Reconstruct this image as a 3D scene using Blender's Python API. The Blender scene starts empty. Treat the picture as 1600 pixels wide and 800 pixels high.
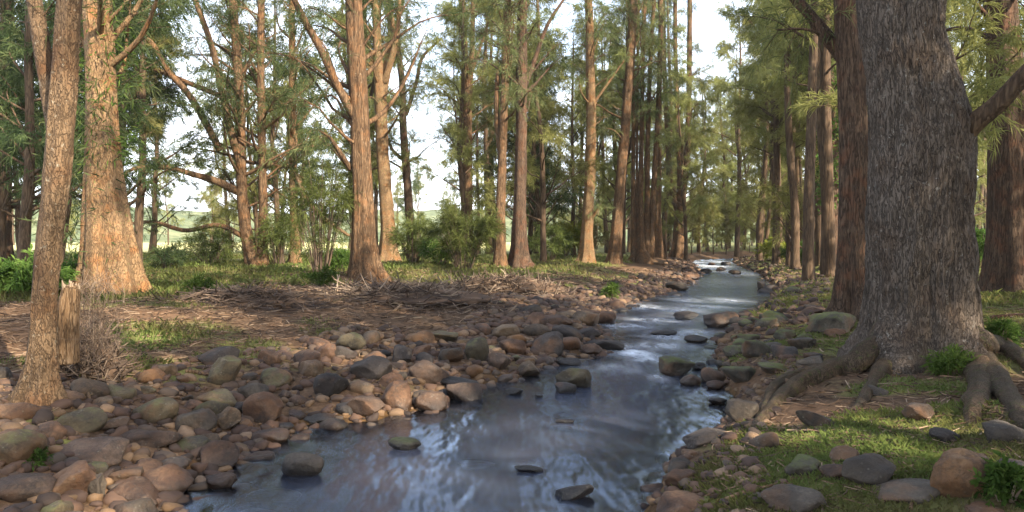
import bpy, math, random
import numpy as np
from mathutils import Vector

RAD = math.radians
rng = np.random.default_rng(11)
random.seed(11)
SC = bpy.context.scene
COL = SC.collection

# ------------------------------------------------------------------ camera model
CAM_Z = 1.75
FPX = 1150.0            # focal length in pixels of the 1600 px wide frame
HORIZON = 375.0
PITCH = math.atan((400 - HORIZON) / FPX)
cp, sp = math.cos(PITCH), math.sin(PITCH)


def ray(px, py):
    """view ray through a pixel, scaled so that its y (depth) is 1"""
    u = (px - 800) / FPX
    v = (400 - py) / FPX
    y = cp + v * sp
    z = -sp + v * cp
    return np.array([u / y, 1.0, z / y])


def at(px, py, depth):
    return np.array([0, 0, CAM_Z]) + ray(px, py) * depth


# ------------------------------------------------------------------ noise
def _hash(ix, iy, iz, seed):
    n = (ix * 374761393 + iy * 668265263 + iz * 974634599 + seed * 144269504) & 0xffffffff
    n = ((n ^ (n >> 13)) * 1274126177) & 0xffffffff
    n = n ^ (n >> 16)
    return n / 2147483647.5 - 1.0


def vnoise(p, seed=0):
    i = np.floor(p).astype(np.int64)
    f = p - i
    u = f * f * (3 - 2 * f)
    r = 0
    for dx in (0, 1):
        wx = u[:, 0] if dx else 1 - u[:, 0]
        for dy in (0, 1):
            wy = u[:, 1] if dy else 1 - u[:, 1]
            for dz in (0, 1):
                wz = u[:, 2] if dz else 1 - u[:, 2]
                r = r + wx * wy * wz * _hash(i[:, 0] + dx, i[:, 1] + dy, i[:, 2] + dz, seed)
    return r


def fbm(p, octs=4, seed=0):
    r, a = 0, 0.5
    p = np.asarray(p, float)
    for o in range(octs):
        r = r + a * vnoise(p, seed + o * 17)
        p = p * 2.03 + 5.1
        a *= 0.5
    return r


def norm(v):
    return v / np.maximum(np.linalg.norm(v, axis=-1, keepdims=True), 1e-9)


# ------------------------------------------------------------------ mesh helpers
def mesh_np(name, V, faces, mat=None, smooth=True, attrs=None):
    """V n x 3, faces: list of (m x k) int arrays"""
    me = bpy.data.meshes.new(name)
    V = np.asarray(V, np.float32)
    me.vertices.add(len(V))
    me.vertices.foreach_set('co', V.ravel())
    faces = [np.asarray(f, np.int32) for f in faces if len(f)]
    loops = np.concatenate([f.ravel() for f in faces])
    tot = np.concatenate([np.full(len(f), f.shape[1], np.int32) for f in faces])
    start = np.concatenate([[0], np.cumsum(tot)[:-1]]).astype(np.int32)
    me.loops.add(len(loops))
    me.loops.foreach_set('vertex_index', loops)
    me.polygons.add(len(tot))
    me.polygons.foreach_set('loop_start', start)
    me.polygons.foreach_set('loop_total', tot)
    me.polygons.foreach_set('use_smooth', np.full(len(tot), smooth, bool))
    for k, a in (attrs or {}).items():
        at_ = me.attributes.new(k, 'FLOAT', 'POINT')
        at_.data.foreach_set('value', np.asarray(a, np.float32))
    me.update(calc_edges=True)
    me.validate()
    if mat:
        me.materials.append(mat)
    return me


def link(name, me, parent=None, loc=None, **props):
    o = bpy.data.objects.new(name, me)
    COL.objects.link(o)
    if parent:
        o.parent = parent
    if loc is not None:
        o.location = [float(c) for c in loc]
    for k, v in props.items():
        o[k] = v
    return o


def thing(name, label, cat, loc=(0, 0, 0), group=None):
    o = link(name, None, loc=loc, label=label, category=cat)
    o.empty_display_size = 0.2
    if group:
        o['group'] = group
    return o


def tag(o, label, cat, group=None):
    o['label'] = label
    o['category'] = cat
    if group:
        o['group'] = group
    return o


class Geo:
    """collects vertex and face blocks into one mesh"""
    def __init__(self):
        self.V, self.F, self.A, self.n = [], {}, [], 0

    def add(self, V, faces, a=0.0):
        V = np.asarray(V, float).reshape(-1, 3)
        for f in faces:
            f = np.asarray(f, int)
            if len(f):
                self.F.setdefault(f.shape[1], []).append(f + self.n)
        self.V.append(V)
        self.A.append(np.full(len(V), a) if np.isscalar(a) else np.asarray(a, float))
        self.n += len(V)

    def mesh(self, name, mat, smooth=True):
        return mesh_np(name, np.concatenate(self.V), [np.concatenate(f) for f in self.F.values()], mat, smooth,
                       {'tone': np.concatenate(self.A)})


def spline(pts, n):
    """Catmull-Rom through pts (k x d), n samples"""
    P = np.asarray(pts, float)
    if len(P) == 2:
        t = np.linspace(0, 1, n)[:, None]
        return P[0] * (1 - t) + P[1] * t
    P = np.vstack([2 * P[0] - P[1], P, 2 * P[-1] - P[-2]])
    k = len(P) - 3
    t = np.linspace(0, k - 1e-6, n)
    i = t.astype(int)
    f = (t - i)[:, None]
    a, b, c, d = P[i], P[i + 1], P[i + 2], P[i + 3]
    return 0.5 * (2 * b + (c - a) * f + (2 * a - 5 * b + 4 * c - d) * f ** 2 + (3 * b - a - 3 * c + d) * f ** 3)


def tube(path, rad, sides=8, rough=0.0, rscale=3.0, seed=0, lobes=0.0, nl=5, cap=True, flare=None):
    """a tapering round limb along path; returns V, faces. rough: relative bark relief. flare: (n,) lobe strength per ring"""
    path = np.asarray(path, float)
    n = len(path)
    rad = np.broadcast_to(np.asarray(rad, float), (n,))
    T = norm(np.gradient(path, axis=0))
    ref = np.array([1.0, 0, 0]) if abs(T[0][0]) < 0.9 else np.array([0, 1.0, 0])
    N = np.zeros((n, 3))
    v = ref - T[0] * ref.dot(T[0])
    for i in range(n):
        v = v - T[i] * v.dot(T[i])
        v = v / max(np.linalg.norm(v), 1e-9)
        N[i] = v
    B = np.cross(T, N)
    th = np.linspace(0, 2 * np.pi, sides, endpoint=False)
    c, s = np.cos(th), np.sin(th)
    ring = N[:, None, :] * c[None, :, None] + B[:, None, :] * s[None, :, None]
    r = np.repeat(rad[:, None], sides, 1)
    if lobes or flare is not None:
        ls = np.full(n, lobes) if flare is None else np.asarray(flare) + lobes
        rg = np.random.default_rng(seed + 5)
        ph = rg.uniform(0, 6.28, 4)
        along = np.linspace(0, 1, n)[:, None]
        wave = 0.55 * np.cos(nl * th[None] + ph[0] + 0.8 * along) + 0.35 * np.cos((nl - 2) * th[None] + ph[1] - 1.2 * along) + 0.25 * np.cos((2 * nl + 1) * th[None] + ph[2])
        r = r * (1 + ls[:, None] * wave)
    V = path[:, None, :] + ring * r[:, :, None]
    if rough:
        d = np.concatenate([[0], np.cumsum(np.linalg.norm(np.diff(path, axis=0), axis=1))])
        q = np.stack([np.broadcast_to(c[None] * rad[0] * rscale, r.shape), np.broadcast_to(s[None] * rad[0] * rscale, r.shape),
                      np.broadcast_to(d[:, None] * rscale * 0.35, r.shape)], -1).reshape(-1, 3)
        f = fbm(q, 4, seed).reshape(r.shape)
        V = V + ring * (r * rough * f)[:, :, None]
    V = V.reshape(-1, 3)
    i = np.arange(n - 1)[:, None] * sides
    j = np.arange(sides)[None]
    j2 = (j + 1) % sides
    F = np.stack([i + j, i + j2, i + sides + j2, i + sides + j], -1).reshape(-1, 4)
    faces = [F]
    if cap:
        V = np.vstack([V, path[-1] + T[-1] * rad[-1] * 0.6, path[0] - T[0] * rad[0] * 0.3])
        jj = np.arange(sides)
        k2 = (jj + 1) % sides
        o = (n - 1) * sides
        faces.append(np.stack([o + jj, o + k2, np.full(sides, n * sides)], -1))
        faces.append(np.stack([k2, jj, np.full(sides, n * sides + 1)], -1))
    return V, faces


# ------------------------------------------------------------------ materials
def new_mat(name):
    m = bpy.data.materials.new(name)
    m.use_nodes = True
    nt = m.node_tree
    for n in list(nt.nodes):
        nt.nodes.remove(n)
    out = nt.nodes.new('ShaderNodeOutputMaterial')
    return m, nt, out


class NT:
    def __init__(self, nt):
        self.nt = nt

    def n(self, t, **kw):
        nd = self.nt.nodes.new(t)
        for k, v in kw.items():
            if k.startswith('_'):
                setattr(nd, k[1:], v)
            else:
                self.set(nd.inputs[k.replace('__', ' ')], v)
        return nd

    def set(self, sock, v):
        if isinstance(v, bpy.types.NodeSocket):
            self.nt.links.new(v, sock)
        elif isinstance(v, bpy.types.Node):
            self.nt.links.new(v.outputs[0], sock)
        else:
            if sock.type == 'RGBA' and len(v) == 3:
                v = (*v, 1)
            sock.default_value = v

    def mix(self, f, a, b, blend='MIX'):
        m = self.nt.nodes.new('ShaderNodeMix')
        m.data_type = 'RGBA'
        m.blend_type = blend
        self.set(m.inputs[0], f)
        self.set(m.inputs[6], a)
        self.set(m.inputs[7], b)
        return m.outputs[2]

    def math(self, op, a, b=0.0, clamp=False):
        m = self.nt.nodes.new('ShaderNodeMath')
        m.operation = op
        m.use_clamp = clamp
        self.set(m.inputs[0], a)
        self.set(m.inputs[1], b)
        return m.outputs[0]

    def ramp(self, f, stops):
        r = self.nt.nodes.new('ShaderNodeValToRGB')
        e = r.color_ramp.elements
        while len(e) < len(stops):
            e.new(0.5)
        for el, (p, c) in zip(e, stops):
            el.position = p
            el.color = (*c, 1) if len(c) == 3 else c
        self.set(r.inputs[0], f)
        return r.outputs[0]

    def range(self, f, a, b, c=0.0, d=1.0):
        r = self.nt.nodes.new('ShaderNodeMapRange')
        for k, v in zip(range(5), (f, a, b, c, d)):
            self.set(r.inputs[k], v)
        return r.outputs[0]

    def noise(self, vec, scale, detail=4.0, rough=0.55):
        return self.n('ShaderNodeTexNoise', Vector=vec, Scale=scale, Detail=detail, Roughness=rough).outputs[0]

    def attr(self, name):
        a = self.nt.nodes.new('ShaderNodeAttribute')
        a.attribute_name = name
        return a.outputs['Fac']


def g3(v):
    return (v, v, v)


def bark_mat(name, dark, mid, light, stretch=0.22, scale=14, bump=0.6, lichen=None, lich_amt=0.0, red=None, upper=None):
    m, nt, out = new_mat(name)
    k = NT(nt)
    tc = k.n('ShaderNodeTexCoord')
    mp = k.n('ShaderNodeMapping', Vector=tc.outputs['Object'])
    mp.inputs['Scale'].default_value = (1, 1, stretch)
    big = k.noise(tc.outputs['Object'], 1.6, 3)
    def furrow(s, w):
        n_ = k.noise(mp.outputs[0], s, 3, 0.5)
        return k.range(k.math('ABSOLUTE', k.math('SUBTRACT', n_, 0.5)), 0.0, w)
    crack = k.math('MINIMUM', furrow(scale, 0.05), k.math('ADD', furrow(scale * 0.45, 0.035), 0.15))
    fine = k.noise(mp.outputs[0], scale * 4, 5, 0.65)
    col = k.ramp(k.math('ADD', k.math('MULTIPLY', fine, 0.65), k.math('MULTIPLY', big, 0.35)),
                 [(0.3, dark), (0.5, mid), (0.7, light)])
    if upper:      # bark of the trunk running down on to the root
        u = k.ramp(fine, [(0.3, upper[0]), (0.5, upper[1]), (0.7, upper[2])])
        col = k.mix(k.range(k.math('ADD', k.attr('rise'), k.math('MULTIPLY', big, 0.25)), 0.35, 0.75), col, u)
    if red:
        col = k.mix(k.range(k.noise(tc.outputs['Object'], 3.1, 3), 0.48, 0.68), col, red)
    if lichen:
        lf = k.range(k.noise(tc.outputs['Object'], 17, 5, 0.7), 0.66 - lich_amt, 0.72 - lich_amt)
        col = k.mix(k.math('MULTIPLY', lf, 0.8), col, lichen)
    col = k.mix(k.math('MULTIPLY', k.math('SUBTRACT', 1.0, crack), 0.6), col, tuple(c * 0.5 for c in dark))
    hgt = k.math('ADD', k.math('MULTIPLY', crack, 0.7), k.math('MULTIPLY', fine, 0.5))
    bp = k.n('ShaderNodeBump', Strength=bump, Distance=0.03, Height=hgt)
    b = k.n('ShaderNodeBsdfPrincipled', Base__Color=col, Roughness=0.9, Normal=bp)
    b.inputs['Specular IOR Level'].default_value = 0.2
    k.set(out.inputs[0], b)
    return m


def leaf_mat(name, a, b, c, trans=0.35):
    m, nt, out = new_mat(name)
    k = NT(nt)
    col = k.ramp(k.attr('tone'), [(0.0, a), (0.5, b), (1.0, c)])
    oi = k.n('ShaderNodeObjectInfo')
    hs = k.n('ShaderNodeHueSaturation', Color=col, Value=k.range(oi.outputs['Random'], 0, 1, 0.8, 1.2),
             Hue=k.range(oi.outputs['Random'], 0, 1, 0.485, 0.51))
    d = k.n('ShaderNodeBsdfDiffuse', Color=hs)
    t = k.n('ShaderNodeBsdfTranslucent', Color=hs)
    k.set(out.inputs[0], k.n('ShaderNodeMixShader', Fac=trans).outputs[0])
    mx = out.inputs[0].links[0].from_node
    k.set(mx.inputs[1], d)
    k.set(mx.inputs[2], t)
    return m


def tone_mat(name, stops, rough=0.85):
    m, nt, out = new_mat(name)
    k = NT(nt)
    b = k.n('ShaderNodeBsdfPrincipled', Base__Color=k.ramp(k.attr('tone'), stops), Roughness=rough)
    b.inputs['Specular IOR Level'].default_value = 0.25
    k.set(out.inputs[0], b)
    return m


def rock_mat(name, c1, c2, c3, moss=0.0, mosscol=(0.075, 0.085, 0.02), var=0.25):
    m, nt, out = new_mat(name)
    k = NT(nt)
    tc = k.n('ShaderNodeTexCoord')
    geo = k.n('ShaderNodeNewGeometry')
    oi = k.n('ShaderNodeObjectInfo')
    off = k.n('ShaderNodeVectorMath', _operation='ADD')
    k.set(off.inputs[0], geo.outputs['Position'])
    k.set(off.inputs[1], oi.outputs['Location'])
    v = off.outputs[0]
    n1 = k.noise(v, 3.5, 4)
    n2 = k.noise(v, 42, 6, 0.7)
    n3 = k.noise(v, 11, 3)
    col = k.ramp(n1, [(0.34, c1), (0.5, c2), (0.66, c3)])
    col = k.mix(k.range(n2, 0.35, 0.7, 0, 0.55), col, tuple(x * 0.45 for x in c1))
    col = k.mix(k.range(n3, 0.58, 0.75, 0, 0.6), col, tuple(min(x * 1.35 + 0.02, 0.6) for x in c3))
    grime = k.math('MULTIPLY', k.range(k.noise(v, 5.5, 5, 0.65), 0.47, 0.62), k.range(n2, 0.3, 0.55))
    col = k.mix(k.math('MULTIPLY', grime, 0.7), col, (0.03, 0.024, 0.02))
    rust = k.range(k.noise(v, 2.6, 4, 0.6), 0.52, 0.7, 0, 0.55)
    col = k.mix(rust, col, (0.19, 0.085, 0.032))
    pale = k.n('ShaderNodeTexVoronoi', Vector=v, Scale=26.0)
    col = k.mix(k.math('MULTIPLY', k.range(pale.outputs[0], 0.10, 0.22, 1, 0), k.range(n3, 0.45, 0.6, 0, 0.5)), col, (0.22, 0.20, 0.15))
    hs = k.n('ShaderNodeHueSaturation', Color=col, Value=k.range(oi.outputs['Random'], 0, 1, 0.86 * (1 - var), 0.86 * (1 + var)))
    col = hs.outputs[0]
    sep = k.n('ShaderNodeSeparateXYZ', Vector=geo.outputs['Normal'])
    psep = k.n('ShaderNodeSeparateXYZ', Vector=geo.outputs['Position'])
    if moss:
        mf = k.math('MULTIPLY', k.range(sep.outputs[2], 0.15, 0.85), k.range(k.noise(v, 9, 5, 0.65), 0.62 - moss * 0.3, 0.72 - moss * 0.2))
        col = k.mix(mf, col, k.mix(n2, mosscol, tuple(x * 1.9 for x in mosscol)))
    # water-darkened band just above the stream level
    wet = k.range(k.math('ADD', psep.outputs[2], k.math('MULTIPLY', n3, 0.08)), 0.08, 0.2, 1.0, 0.0)
    col = k.mix(k.math('MULTIPLY', wet, 0.72), col, k.mix(0.5, tuple(x * 0.3 for x in c1), (0.012, 0.01, 0.008)))
    rg = k.range(wet, 0, 1, 0.8, 0.3)
    bp = k.n('ShaderNodeBump', Strength=0.7, Distance=0.02, Height=k.math('ADD', n2, n3))
    b = k.n('ShaderNodeBsdfPrincipled', Base__Color=col, Roughness=rg, Normal=bp)
    b.inputs['Specular IOR Level'].default_value = 0.35
    k.set(out.inputs[0], b)
    return m


M = {
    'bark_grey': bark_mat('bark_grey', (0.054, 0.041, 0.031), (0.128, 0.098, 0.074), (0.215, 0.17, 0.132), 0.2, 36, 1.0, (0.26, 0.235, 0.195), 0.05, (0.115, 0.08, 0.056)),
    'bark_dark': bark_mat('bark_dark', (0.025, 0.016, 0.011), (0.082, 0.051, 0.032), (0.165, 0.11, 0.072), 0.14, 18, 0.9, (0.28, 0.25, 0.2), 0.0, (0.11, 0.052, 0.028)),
    'bark_tan': bark_mat('bark_tan', (0.06, 0.035, 0.018), (0.19, 0.115, 0.058), (0.34, 0.235, 0.135), 0.3, 22, 0.7, (0.15, 0.16, 0.05), 0.07, (0.2, 0.095, 0.038)),
    'bark_front': bark_mat('bark_front', (0.05, 0.031, 0.018), (0.155, 0.098, 0.054), (0.28, 0.195, 0.118), 0.35, 34, 0.7, (0.30, 0.26, 0.19), 0.05, (0.13, 0.065, 0.03)),
    'bark_brown': bark_mat('bark_brown', (0.032, 0.019, 0.011), (0.115, 0.067, 0.035), (0.24, 0.155, 0.088), 0.12, 14, 0.9, (0.42, 0.34, 0.23), 0.03, (0.17, 0.085, 0.038)),
    'bark_far': bark_mat('bark_far', (0.028, 0.018, 0.011), (0.085, 0.053, 0.031), (0.165, 0.113, 0.068), 0.1, 8, 0.5),
    'wood_pale': bark_mat('wood_pale', (0.085, 0.048, 0.025), (0.19, 0.115, 0.06), (0.36, 0.26, 0.165), 0.12, 30, 0.8),
    'root': bark_mat('root', (0.035, 0.024, 0.016), (0.092, 0.064, 0.04), (0.165, 0.122, 0.08), 0.35, 40, 0.8, (0.075, 0.075, 0.025), 0.12, (0.115, 0.07, 0.038), ((0.054, 0.041, 0.031), (0.128, 0.098, 0.074), (0.215, 0.17, 0.132))),
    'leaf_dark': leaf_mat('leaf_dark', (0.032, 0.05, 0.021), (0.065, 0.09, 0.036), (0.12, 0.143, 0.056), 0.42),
    'leaf_mid': leaf_mat('leaf_mid', (0.07, 0.088, 0.036), (0.128, 0.148, 0.06), (0.2, 0.212, 0.09), 0.45),
    'leaf_gold': leaf_mat('leaf_gold', (0.14, 0.14, 0.045), (0.225, 0.22, 0.072), (0.31, 0.29, 0.105), 0.5),
    'leaf_far': leaf_mat('leaf_far', (0.14, 0.15, 0.05), (0.22, 0.228, 0.075), (0.30, 0.298, 0.11), 0.5),  # far crowns brightened: sunlight put into the leaf colour
    'leaf_bush': leaf_mat('leaf_bush', (0.06, 0.08, 0.025), (0.115, 0.14, 0.042), (0.18, 0.205, 0.065), 0.45),
    'leaf_green': leaf_mat('leaf_green', (0.04, 0.075, 0.018), (0.075, 0.13, 0.028), (0.13, 0.19, 0.045), 0.45),
    'leaf_yellow': leaf_mat('leaf_yellow', (0.13, 0.16, 0.025), (0.22, 0.24, 0.04), (0.32, 0.3, 0.06), 0.5),
    'grass': leaf_mat('grass', (0.22, 0.18, 0.085), (0.19, 0.195, 0.065), (0.20, 0.255, 0.075), 0.45),
    'litter': tone_mat('litter', [(0.0, (0.036, 0.023, 0.015)), (0.4, (0.10, 0.06, 0.036)), (0.8, (0.18, 0.11, 0.064)), (1.0, (0.3, 0.215, 0.14))]),
    'stick': tone_mat('stick', [(0.0, (0.035, 0.025, 0.02)), (0.5, (0.12, 0.08, 0.055)), (1.0, (0.30, 0.225, 0.155))]),
    'gravel': None,
}
ROCKM = {
    'rusty': rock_mat('rock_rusty', (0.06, 0.03, 0.016), (0.13, 0.067, 0.036), (0.195, 0.112, 0.063)),
    'orange': rock_mat('rock_orange', (0.10, 0.05, 0.022), (0.19, 0.098, 0.042), (0.27, 0.16, 0.08)),
    'tan': rock_mat('rock_tan', (0.075, 0.048, 0.028), (0.15, 0.098, 0.055), (0.23, 0.16, 0.10)),
    'purple': rock_mat('rock_purple', (0.06, 0.035, 0.022), (0.115, 0.07, 0.045), (0.165, 0.108, 0.072)),
    'grey': rock_mat('rock_grey', (0.042, 0.031, 0.022), (0.085, 0.064, 0.045), (0.13, 0.102, 0.074)),
    'dark': rock_mat('rock_dark', (0.024, 0.018, 0.015), (0.052, 0.039, 0.031), (0.09, 0.069, 0.055)),
    'olive': rock_mat('rock_olive', (0.055, 0.04, 0.022), (0.105, 0.078, 0.042), (0.15, 0.118, 0.068), moss=0.45, mosscol=(0.062, 0.058, 0.022)),
    'mossy': rock_mat('rock_mossy', (0.042, 0.034, 0.024), (0.08, 0.064, 0.045), (0.12, 0.098, 0.07), moss=0.8, mosscol=(0.052, 0.058, 0.014)),
}
# ------------------------------------------------------------------ the stream's outline, read off the photograph on the plane z = 0
def P0(px, py, z=0.0):
    r = ray(px, py)
    return (np.array([0, 0, CAM_Z]) + r * ((z - CAM_Z) / r[2]))[:2]


left_px = [(290, 800), (335, 760), (385, 728), (440, 700), (500, 672), (600, 664), (650, 650), (705, 640), (765, 606), (830, 592), (885, 565), (960, 556), (968, 535), (940, 512),
           (960, 490), (1000, 472), (1050, 456), (1078, 442), (1098, 428), (1092, 418), (1082, 409)]
right_px = [(985, 800), (1012, 765), (1035, 720), (1075, 690), (1138, 652), (1140, 625), (1118, 592), (1108, 560), (1118, 530), (1160, 505), (1185, 484), (1206, 462), (1203, 445), (1185, 428), (1160, 418), (1140, 409)]
L = [np.array([-1.7, -14.0]), np.array([-1.9, 2.0])] + [P0(*p) for p in left_px]
Rr = [np.array([1.2, -14.0]), np.array([0.95, 2.0])] + [P0(*p) for p in right_px]
L += [np.array([17.5, 67.0]), np.array([24.0, 73.0]), np.array([45.0, 78.0])]
Rr += [np.array([20.0, 63.0]), np.array([26.0, 67.0]), np.array([45.0, 71.0])]
L, Rr = np.array(L), np.array(Rr)


def seg_dist(p, line):
    """distance of points p (n,2) to a polyline and the sign of the side (positive: on its left when walking along it)"""
    best = np.full(len(p), 1e9)
    side = np.zeros(len(p))
    for a, b in zip(line[:-1], line[1:]):
        ab = b - a
        t = np.clip(((p - a) @ ab) / (ab @ ab), 0, 1)
        q = a + t[:, None] * ab
        d = np.hypot(p[:, 0] - q[:, 0], p[:, 1] - q[:, 1])
        cr = ab[0] * (p[:, 1] - a[1]) - ab[1] * (p[:, 0] - a[0])
        m = d < best
        best[m] = d[m]
        side[m] = np.sign(cr[m])
    return best, side


def bank(p):
    """signed distance from the water's edge: dl > 0 out on the left bank, dr > 0 out on the right bank, both < 0 in the stream"""
    dl, sl = seg_dist(p, L)
    dr, sr = seg_dist(p, Rr)
    return dl * sl, -dr * sr


def H(p):
    p = np.asarray(p, float).reshape(-1, 2)
    dl, dr = bank(p)
    q = np.column_stack([p, np.zeros(len(p))])
    n = fbm(q * 0.55, 3, 3)
    nf = fbm(q * 2.6, 3, 9)
    hl = np.interp(dl, [-3, -1.2, -0.4, 0, 0.3, 1.0, 2.4, 4.5, 9, 30, 300], [-0.62, -0.5, -0.26, -0.05, 0.05, 0.2, 0.42, 0.60, 0.74, 0.85, 1.0])
    hr = np.interp(dr, [-3, -1.2, -0.4, 0, 0.15, 0.5, 1.3, 3, 8, 25, 60, 300], [-0.62, -0.5, -0.3, -0.08, 0.10, 0.28, 0.43, 0.56, 0.8, 1.0, 1.5, 3.0])
    left = dl > 0
    right = dr > 0
    h = np.where(left, hl, np.where(right, hr, np.maximum(hl, hr)))
    out = np.clip(np.maximum(dl, dr) / 2.0, 0.0, 1.0)
    h = h + n * (0.03 + 0.16 * out) + nf * (0.03 + 0.035 * out)
    return h


def ground_z(x, y):
    return float(H([[x, y]])[0])


def hit(px, py, far=140.0):
    """where the ray through a pixel first meets the ground"""
    r = ray(px, py)
    t = np.geomspace(2.5, far, 900)
    pts = np.array([0, 0, CAM_Z]) + t[:, None] * r
    below = pts[:, 2] <= H(pts[:, :2])
    if not below.any():
        return pts[-1]
    return pts[np.argmax(below)]


def perspective_grid(y0, y1, dy, ratio, nx, wide=12.0, spread=1.1):
    ys = list(np.arange(-16, y0, 0.5)) + [y0]
    while ys[-1] < y1:
        ys.append(ys[-1] + max(dy, ys[-1] * ratio))
    ys = np.array(ys)
    u = np.linspace(-1, 1, nx)
    u = 0.55 * u + 0.45 * u ** 3
    W = wide + spread * np.maximum(ys, 0)
    X = u[None] * W[:, None] + 0.12 * np.maximum(ys, 0)[:, None]
    Y = np.repeat(ys[:, None], nx, 1)
    i = np.arange(len(ys) - 1)[:, None] * nx
    j = np.arange(nx - 1)[None]
    F = np.stack([i + j, i + j + 1, i + nx + j + 1, i + nx + j], -1).reshape(-1, 4)
    return np.stack([X.ravel(), Y.ravel()], -1), F


def H_chunks(p):
    return np.concatenate([H(c) for c in np.array_split(p, max(1, len(p) // 20000))])


TUFTS = [hit(px, py)[:2].tolist() + [r] for px, py, r in [(215, 540, 0.9), (250, 520, 0.9), (190, 575, 0.6), (235, 580, 0.5), (370, 548, 0.6), (345, 562, 0.45), (395, 540, 0.5), (505, 520, 0.5), (520, 505, 0.7), (90, 690, 0.2), (150, 640, 0.3), (30, 640, 0.5), (60, 655, 0.4),
                                                        (300, 455, 1.5), (500, 440, 1.5), (940, 455, 1.2), (985, 432, 2.5), (690, 428, 2.0), (880, 425, 3.0)]]


TUFTS_R = [hit(px, py)[:2].tolist() + [r] for px, py, r in [(1385, 608, 0.5), (1430, 605, 0.6), (1475, 612, 0.6), (1440, 660, 0.6), (1350, 660, 0.5), (1300, 690, 0.5), (1220, 720, 0.5), (1140, 720, 0.35), (1100, 740, 0.3), (1400, 700, 0.5), (1250, 470, 1.2), (1180, 545, 0.6), (1560, 500, 2.0)]]


def grass_amount(p):
    """0..1: how green the ground is at these points (also drives where blades grow)"""
    dl, dr = bank(p)
    q = np.column_stack([p, np.zeros(len(p))])
    n = fbm(q * 0.8, 4, 41)
    n2 = fbm(q * 0.22, 3, 77)
    y = p[:, 1]
    lft = np.interp(dl + 3.0 * n2, [2.3, 3.4, 5.5, 7.5, 10], [0, 0.22, 0.25, 0.55, 1.0])
    # the strip under the tree row is littered, the paddock beyond is green
    lft = np.where(y > 16, np.maximum(lft, np.interp(y + 6 * n2, [16, 20, 26], [0.25, 0.75, 1.0]) * np.clip((dl - 2.6) / 2, 0, 1)), lft)
    lft = lft + n * 0.7 - 0.12
    rgt = np.interp(dr, [0.1, 0.5, 1.2, 6, 12], [0.15, 0.6, 0.68, 0.8, 0.9]) + n * 1.2 - 0.05
    for tx, ty, tr in TUFTS:
        lft = np.maximum(lft, 0.9 * np.exp(-((p[:, 0] - tx) ** 2 + (p[:, 1] - ty) ** 2) / tr ** 2) + n * 0.8 - 0.05)
    for tx, ty, tr in TUFTS_R:
        rgt = np.maximum(rgt, 1.1 * np.exp(-((p[:, 0] - tx) ** 2 + (p[:, 1] - ty) ** 2) / tr ** 2) + n * 0.6)
    a = np.where(dl > 0, lft, np.where(dr > 0, rgt, 0))
    return np.clip(a, 0, 1)


def ground_mat():
    m, nt, out = new_mat('ground')
    k = NT(nt)
    geo = k.n('ShaderNodeNewGeometry')
    v = geo.outputs['Position']
    n1, n2, n3 = k.noise(v, 1.3, 5), k.noise(v, 14, 6, 0.7), k.noise(v, 70, 4, 0.7)
    soil = k.ramp(n2, [(0.3, (0.036, 0.023, 0.014)), (0.5, (0.10, 0.062, 0.037)), (0.7, (0.19, 0.12, 0.072))])
    soil = k.mix(k.range(n1, 0.45, 0.7, 0, 0.7), soil, k.mix(n3, (0.10, 0.05, 0.028), (0.23, 0.135, 0.075)))
    green = k.ramp(n3, [(0.3, (0.07, 0.064, 0.022)), (0.55, (0.14, 0.14, 0.045)), (0.75, (0.22, 0.21, 0.085))])
    green = k.mix(k.range(n1, 0.5, 0.65, 0, 0.5), green, (0.14, 0.12, 0.045))
    col = k.mix(k.range(k.math('ADD', k.attr('green'), k.math('MULTIPLY', n2, 0.5)), 0.55, 0.95), soil, green)
    bed = k.ramp(n2, [(0.3, (0.03, 0.018, 0.008)), (0.6, (0.13, 0.072, 0.028)), (0.8, (0.2, 0.12, 0.055))])
    sp_ = k.n('ShaderNodeSeparateXYZ', Vector=v)
    col = k.mix(k.range(sp_.outputs[2], 0.0, 0.08, 1.0, 0.0), col, bed)
    dry = k.range(sp_.outputs[1], 34, 52)
    left_ = k.range(k.math('SUBTRACT', sp_.outputs[0], k.math('MULTIPLY', sp_.outputs[1], 0.12)), -9.0, -4.0, 1.0, 0.0)
    col = k.mix(k.math('MULTIPLY', dry, left_), col, k.mix(n1, (0.40, 0.38, 0.15), (0.52, 0.47, 0.22)))  # dry paddock grass, its colour raised further to look sunlit
    bp = k.n('ShaderNodeBump', Strength=0.7, Distance=0.04, Height=k.math('ADD', n2, k.math('MULTIPLY', n3, 0.5)))
    b = k.n('ShaderNodeBsdfPrincipled', Base__Color=col, Roughness=0.95, Normal=bp)
    b.inputs['Specular IOR Level'].default_value = 0.1
    k.set(out.inputs[0], b)
    return m


gp, gf = perspective_grid(3.0, 700, 0.045, 0.0125, 420)
gz = H_chunks(gp)
link('ground', mesh_np('ground', np.column_stack([gp, gz]), [gf], ground_mat(), True, {'green': grass_amount(gp)}), kind='structure')


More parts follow.
